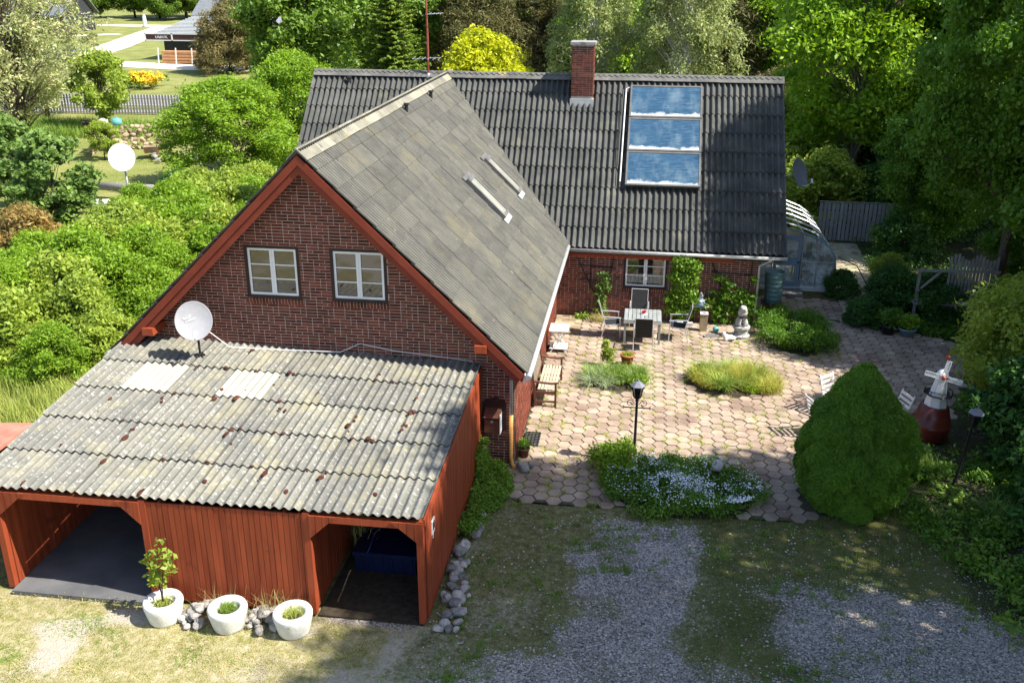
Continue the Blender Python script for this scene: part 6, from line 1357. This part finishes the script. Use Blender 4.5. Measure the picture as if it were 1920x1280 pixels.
    P = rng.uniform((12.3, -4.6), (17, 1.5), (170, 2)); P = P[(P[:, 0] > 12.6)]; leafy('bright_ground_cover', 'lighter green leafy ground cover in the lower right bed', np.c_[P, .1 + .14 * rng.random(len(P))], .16 + .1 * rng.random(len(P)), 34, .055, 'leaf_mid', 19, 'ground cover', kind='stuff')
    for k, (x, y, lb) in enumerate(((13.9, -.9, 'arching grassy clump below the leaning lantern post'), (12.9, .8, 'soft grassy clump between the windmill and conical shrub'), (14.6, -2.3, 'grassy clump in the lower right shade bed'))): pot_plant('grass_clump', lb, (x, y, 0), 320, .55, .016, .95, 'blade_lily' if k != 1 else 'grass_green', .16, 30 + k)
    P = rng.uniform((13.0, 10.5), (18, 21), (420, 2)); P = P[(np.abs(P[:, 0] - 13.6 - .06 * (P[:, 1] - 10)) > .75) & ~((P[:, 1] > 18.8) & (P[:, 1] < 20))]; P = P[P[:, 0] > 13.9]; leafy('bed_cover', 'dark low plants in the shady bed beside the garden path', np.c_[P, .05 + .2 * rng.random(len(P))], .2 + .12 * rng.random(len(P)), 40, .05, 'leaf_deep', 20, 'ground cover', kind='stuff')
    P = rng.uniform((12.9, 8.9), (17.5, 10.2), (120, 2)); P = P[~inpoly(P[:, 0], P[:, 1], PATIO)]; leafy('edge_cover', 'low dark plants edging the shaded end of the patio', np.c_[P, .05 + .16 * rng.random(len(P))], np.full(len(P), .2), 45, .045, 'leaf_dark', 21, 'ground cover', kind='stuff')
    b = MB(); b.poly([(13.0, 10.6, .006), (14.0, 10.6, .006), (14.8, 14.5, .006), (15.0, 19.5, .006), (13.5, 19.5, .006), (13.2, 14.5, .006)]); struct(b.build('garden_path', 'path'))
    b = MB(); b.tube([(13.9, 11.4, .0), (13.8, 11.6, .7), (13.55, 12.4, 1.15), (13.1, 13.2, 1.2)], .02, 6); tag(b.build('hose', 'black_plastic', smooth=True), 'dark bent hose arching beside the conservatory', 'hose')
beds()

# ------------------------------------------------------------------ back left: stone wall, logs, road, neighbours
def back_left():
    t = thing('dry_stone_wall', 'curved dry stone wall of tan boulders in the back garden', 'stone wall', (-22.5, 34.5, 0)); r = random.Random(7); sp = []
    path = [(-24.0, 32.0), (-24.4, 33.2), (-23.6, 34.2), (-22.0, 34.8), (-20.4, 35.0)]
    seg = [(Vector(a), Vector(c)) for a, c in zip(path, path[1:])]
    for a, c in seg:
        L = (c - a).length; n = int(L / .27)
        for i in range(n):
            for k in range(6):
                p = a.lerp(c, (i + r.random()) / n); s = r.uniform(.12, .23); sp.append((p.x + r.uniform(-.08, .08), p.y + .07 * k + r.uniform(-.06, .06), .13 + k * .22 + r.uniform(-.06, .06), s))
    stones(t, sp, 'stone_tan', 3)
    b = MB(); b.tube([(-18.6, 22.6, .55), (-14.4, 22.1, .6)], .19, 12); tag(b.build('log', 'wood_grey', smooth=True), 'grey log resting behind the pole dish', 'log')
    b = MB(); b.tube([(-18.4, 20.4, .2), (-16.4, 20.9, .25)], .14, 10); tag(b.build('birch_log', 'bark_birch', smooth=True), 'white birch log lying left of the pole dish', 'log')
    t = thing('log_support', 'grey concrete block under the end of the grey log', 'block', (-14.9, 22.2, 0)); b = MB(); b.prism([(-.25, 0), (.25, 0), (.2, .4), (-.2, .4)], -.2, .2); b.build('block', 'concrete', t)
    t = thing('wheelbarrow', 'red wheelbarrow tipped by the dry stone wall', 'wheelbarrow', (-20.4, 32.2, 0), .4); b = MB(); b.add([(-.35, -.45, .35), (.35, -.45, .35), (.3, .4, .3), (-.3, .4, .3), (-.45, -.6, .7), (.45, -.6, .7), (.42, .6, .62), (-.42, .6, .62)], [(0, 3, 2, 1), (0, 1, 5, 4), (1, 2, 6, 5), (2, 3, 7, 6), (3, 0, 4, 7)]); b.build('tray', 'stone_tan', t)
    b = MB(); b.tube([(-.3, .9, .2), (-.3, -.4, .33), (-.35, -1.3, .6)], .025, 6); b.tube([(.3, .9, .2), (.3, -.4, .33), (.35, -1.3, .6)], .025, 6); b.build('handle', 'red_gloss', t); b = MB(); b.lathe([(.12, -.05), (.2, -.05), (.2, .05), (.12, .05)], 16, M=frame_matrix(Vector((0, .9, .2)), (0, 1, 0), (0, 0, 1), (1, 0, 0))); b.build('wheel', 'rubber', t)
    t = thing('rubble_heap', 'pale heap of rubble stones right of the wheelbarrow', 'rubble', (-18.4, 31.2, 0)); stones(t, [(-18.4 + r.gauss(0, .9), 31.2 + r.gauss(0, .35), .1 + .2 * r.random(), r.uniform(.1, .2)) for _ in range(40)], seed=12)
    for k, (m, lb) in enumerate((('white_rough', 'white sack on the end of the dry stone wall'), ('turquoise', 'green sack on the end of the dry stone wall'), ('black_plastic', 'black tub on the end of the dry stone wall'))):
        x, y = ((-24.1, 33.9), (-23.6, 34.5), (-24.7, 33.2))[k]; t = thing('garden_sack' if k < 2 else 'garden_tub', lb, 'sack' if k < 2 else 'tub', (x, y, 1.38)); b = MB(); b.lathe([(.22, 0), (.3, .12), (.26, .35), (.1, .42)] if k < 2 else [(.2, 0), (.27, .34), (.29, .35), (.25, .35), (.2, .1)], 10, sx=1.1); b.build('body', m, t, True); b = MB(); b.lathe([(.07, .34), (.12, .44), (.03, .46)], 8); b.build('knot', m, t)
    # dead branches
    rng = random.Random(5); t = thing('dead_branches', 'bleached bare dead branches beside the feathery shrub', 'branches', (-24.5, 50, 0)); b = MB()
    def grow(p, d, L, rr, dep):
        q = p + d * L; b.tube([p, p.lerp(q, .5) + Vector((rng.gauss(0, .08), rng.gauss(0, .08), .05)) * L, q], [rr, rr * .8, rr * .6], 5, False)
        if dep:
            for _ in range(3): grow(p.lerp(q, rng.uniform(.5, 1)), (d + Vector((rng.gauss(0, .6), rng.gauss(0, .6), rng.gauss(.05, .4)))).normalized(), L * .68, rr * .6, dep - 1)
    for k in range(9): grow(Vector((rng.uniform(-1.5, 3), rng.uniform(-.6, .6), 0)), Vector((rng.uniform(-.8, .8), rng.uniform(-.5, .5), 1)).normalized(), 1.25, .06, 3)
    b.build('twigs', 'twig_dead', t)
    t = thing('broom_bush', 'yellow flowering broom bush beside the road', 'bush', (-36.8, 62.5, 0)); rg = np.random.default_rng(4); V, F = clump_leaves([(rg.normal(0, .9), rg.normal(0, .5), .5 + .6 * rg.random()) for _ in range(24)], [.45] * 24, 60, .13, rg); put('flowers', np_mesh('flowers', V, F, 'flower_yellow'), t); V, F = clump_leaves([(rg.normal(0, 1.0), rg.normal(0, .6), .3 + .5 * rg.random()) for _ in range(20)], [.5] * 20, 60, .13, rg); put('leaves', np_mesh('leaves', V, F, 'leaf_mid'), t)
    # road, path, drive
    def strip(name, mat, pts, w_, z):
        b = MB(); L = []; Rr = []
        for i, p in enumerate(pts):
            d = (Vector(pts[min(i + 1, len(pts) - 1)]) - Vector(pts[max(i - 1, 0)])).normalized(); nrm = Vector((-d.y, d.x)); L.append((p[0] + nrm.x * w_ / 2, p[1] + nrm.y * w_ / 2, z)); Rr.append((p[0] - nrm.x * w_ / 2, p[1] - nrm.y * w_ / 2, z))
        for i in range(len(pts) - 1): b.poly([L[i], Rr[i], Rr[i + 1], L[i + 1]])
        return struct(b.build(name, mat))
    road = [(-160, 42), (-80, 50.5), (-44, 54.2), (-30, 55.2), (-10, 56.8), (60, 62)]
    strip('road', 'asphalt', road, 6.4, .03); strip('pavement', 'concrete', [(x, y - 6.0) for x, y in road], 1.6, .04)
    for o_, nm in ((2.9, 'road_marking'), (-2.9, 'road_marking')): strip(nm, 'white_paint', [(x, y + o_) for x, y in road], .14, .036)
    strip('road_marking', 'white_paint', road, .12, .036)
    strip('gravel_drive', 'sand', [(-58, 88), (-62, 103), (-70, 128), (-76, 146), (-100, 150)], 4.4, .03); strip('gravel_yard', 'sand', [(-66, 84), (-52, 83), (-40, 80), (-30, 80)], 5.0, .034); strip('gravel_path', 'sand', [(-120, 148), (-76, 149), (-40, 150)], 3.0, .038)
    strip('gravel_apron', 'sand', [(-88, 117), (-80, 120), (-74, 127)], 3.2, .042)
    # dark house at the top left
    t = thing('dark_house', 'dark wooden house with grey roof at the top left corner', 'house', (-88.5, 130, 0), .12); b = MB(); b.box(-8, 6, -5, 6, 0, 3.0); b.prism([(-5, 3.0), (6, 3.0), (.5, 6.6)], -8, 6, 'yz'); b.build('wall', 'dark_house', t)
    b = MB(); b.add([(-8.6, -5.8, 2.7), (6.6, -5.8, 2.7), (6.6, .5, 6.9), (-8.6, .5, 6.9), (-8.6, 6.8, 2.7), (6.6, 6.8, 2.7), (-8.6, -5.8, 2.55), (6.6, -5.8, 2.55), (6.6, .5, 6.7), (-8.6, .5, 6.7), (-8.6, 6.8, 2.55), (6.6, 6.8, 2.55)], [(0, 1, 2, 3), (3, 2, 5, 4), (0, 6, 7, 1), (4, 5, 11, 10), (1, 7, 8, 2), (2, 8, 11, 5), (0, 3, 9, 6), (3, 4, 10, 9), (6, 9, 8, 7), (9, 10, 11, 8)]); b.build('roof', 'tile_grey', t)
    for x in (-6, -2.5, 1.5): b = MB(); b.box(x, x + 1.3, -5.06, -5.0, .9, 2.2); w_ = b.build('window', 'white_paint', t); b = MB(); b.box(x + .1, x + 1.2, -5.09, -5.065, 1.0, 2.1); b.build('pane', 'pane_dark', w_)
    b = MB(); b.box(4.0, 7.6, -8.4, -5.02, 0, 1.9); b.build('terrace_screen', 'dark_house', t); b = MB(); b.bar((6.6, -5.9, 2.6), (6.6, -5.9, .1), .12); b.build('downpipe', 'zinc', t)
    # garage with sign
    t = thing('dark_garage', 'dark garage with grey tiled roof and brown fascia sign', 'garage', (-42.5, 93, 0), .0); b = MB(); b.box(-5.0, 9, -4.3, 4, 0, 2.7); b.build('wall', 'dark_house', t)
    b = MB(); b.add([(-5.6, -5.1, 2.85), (10, -5.1, 2.85), (10, 4.4, 4.25), (-5.2, 4.4, 4.25), (-5.6, -5.1, 2.75), (10, -5.1, 2.75), (10, 4.4, 4.1), (-5.2, 4.4, 4.1)], [(0, 1, 2, 3), (0, 4, 5, 1), (1, 5, 6, 2), (2, 6, 7, 3), (3, 7, 4, 0), (4, 7, 6, 5)]); rf = b.build('roof', 'tile_grey', t)
    for k in range(13):
        q = k / 13; y = -5.0 + 9.5 * q; z = 2.87 + 1.4 * q; b = MB(); b.tube([(-5.6 + .4 * q, y, z), (10, y, z)], .10, 6, False); b.build('tile_row', 'zinc', rf)
    b = MB(); b.box(-6.4, 10, -5.6, -5.4, 2.2, 2.8); b.build('fascia', 'sign_brown', t); b = MB(); b.box(-6.5, 10, -5.66, -5.61, 2.8, 2.9); b.box(-6.5, 10, -5.66, -5.61, 2.1, 2.2); b.box(-6.6, -6.41, -5.66, -5.4, 2.1, 2.9); b.box(-3.4, -3.25, -5.66, -5.61, 2.1, 2.9); b.build('fascia_trim', 'white_paint', t)
    cu = bpy.data.curves.new('sign_text', 'FONT'); cu.body = "URBN'K"; cu.size = .42; cu.extrude = .01; to = bpy.data.objects.new('sign_text', cu); link(to); bpy.context.view_layer.update(); dg = bpy.context.evaluated_depsgraph_get(); me = bpy.data.meshes.new_from_object(to.evaluated_get(dg)); bpy.data.objects.remove(to); me.materials.clear(); me.materials.append(MATS['white_paint']); put('sign_text', me, t, Matrix.Translation((-5.3, -5.62, 2.36)) @ Matrix.Rotation(math.pi / 2, 4, 'X'))
    t = thing('lumber_stack', 'stack of orange timber planks by the dark garage', 'timber', (-43, 83.5, 0)); 
    for k in range(4):
        for j in range(5): b = MB(); b.box(-2.3, 2.3, j * .22, j * .22 + .2, .1 + k * .32, .36 + k * .32); b.build('plank', 'wood_orange', t)
    for x in (-2.6, -.6, 1.2): b = MB(); b.bar((x, -.3, 0), (x + .1, -.3, 1.7), .1); b.build('stake', 'plaster', t)
    t = thing('rear_house', 'grey tiled roof of a house behind the dark garage', 'house', (-67, 152, 0)); b = MB(); b.box(-4, 5, -4, 4, 0, 2); b.prism([(-4, 2), (4, 2), (0, 4.2)], -4, 5, 'yz'); b.build('wall', 'plaster', t); b = MB(); b.add([(-4.6, -4.8, 1.9), (5.6, -4.8, 1.9), (5.6, 0, 4.6), (-4.6, 0, 4.6), (-4.6, 4.8, 1.9), (5.6, 4.8, 1.9)], [(0, 1, 2, 3), (3, 2, 5, 4)]); b.build('roof', 'tile_grey', t); b = MB(); b.box(-4.2, -3.5, -.4, .4, 4.0, 5.2); b.build('chimney', 'white_paint', t); b = MB(); b.box(2, 3, -4.1, -4.0, .8, 1.8); b.build('window', 'pane_dark', t)
    # car
    t = thing('parked_car', 'blue parked car beside the gravel drive at the upper left', 'car', (-58.5, 87.5, 0), .9); b = MB(); b.prism([(-2.1, .35), (2.1, .35), (2.15, .7), (1.9, .85), (1.0, .95), (-1.6, .95), (-2.1, .8)], -.85, .85); b.build('body', 'car_blue', t); b = MB(); b.prism([(-1.6, .952), (1.0, .952), (.4, 1.45), (-1.2, 1.48)], -.75, .75); b.build('cabin', 'pane_dark', t); b = MB(); b.prism([(-1.2, 1.481), (.4, 1.451), (.3, 1.5), (-1.1, 1.53)], -.72, .72); b.build('roof', 'car_blue', t)
    for x in (-1.3, 1.3):
        for y in (-.82, .82): b = MB(); b.lathe([(.02, -.1), (.32, -.1), (.32, .1), (.02, .1)], 18, M=frame_matrix(Vector((x, y, .32)), (1, 0, 0), (0, 0, 1), (0, -1, 0))); b.build('wheel', 'rubber', t)
    for y in (-.6, .6): b = MB(); b.box(2.1, 2.16, y - .18, y + .18, .6, .75); b.build('headlight', 'white_paint', t)
    # slatted fence by the road
    t = thing('roadside_fence', 'weathered slatted fence between garden and road', 'fence', (-34, 47, 0)); ub = MB(); ub.box(0, .14, -.015, .015, 0, 1.35); um = ub.mesh('slat', 'wood_grey')
    for i in range(64): put('slat', um, t, loc=(-6 + i * .22, .012 * i, .05))
    b = MB(); b.bar((-6, .03, .4), (8, .8, .4), .05); b.bar((-6, .03, 1.1), (8, .8, 1.1), .05); b.build('rail', 'wood_grey', t)
    t = thing('white_marker', 'small white post at the far gravel crossing', 'post', (-79, 145, 0)); b = MB(); b.lathe([(.35, 0), (.3, 1.6), (.15, 2.0)], 10); b.build('post', 'white_paint', t); b = MB(); b.lathe([(.5, 0), (.45, .2)], 10); b.build('foot', 'concrete', t)
back_left()
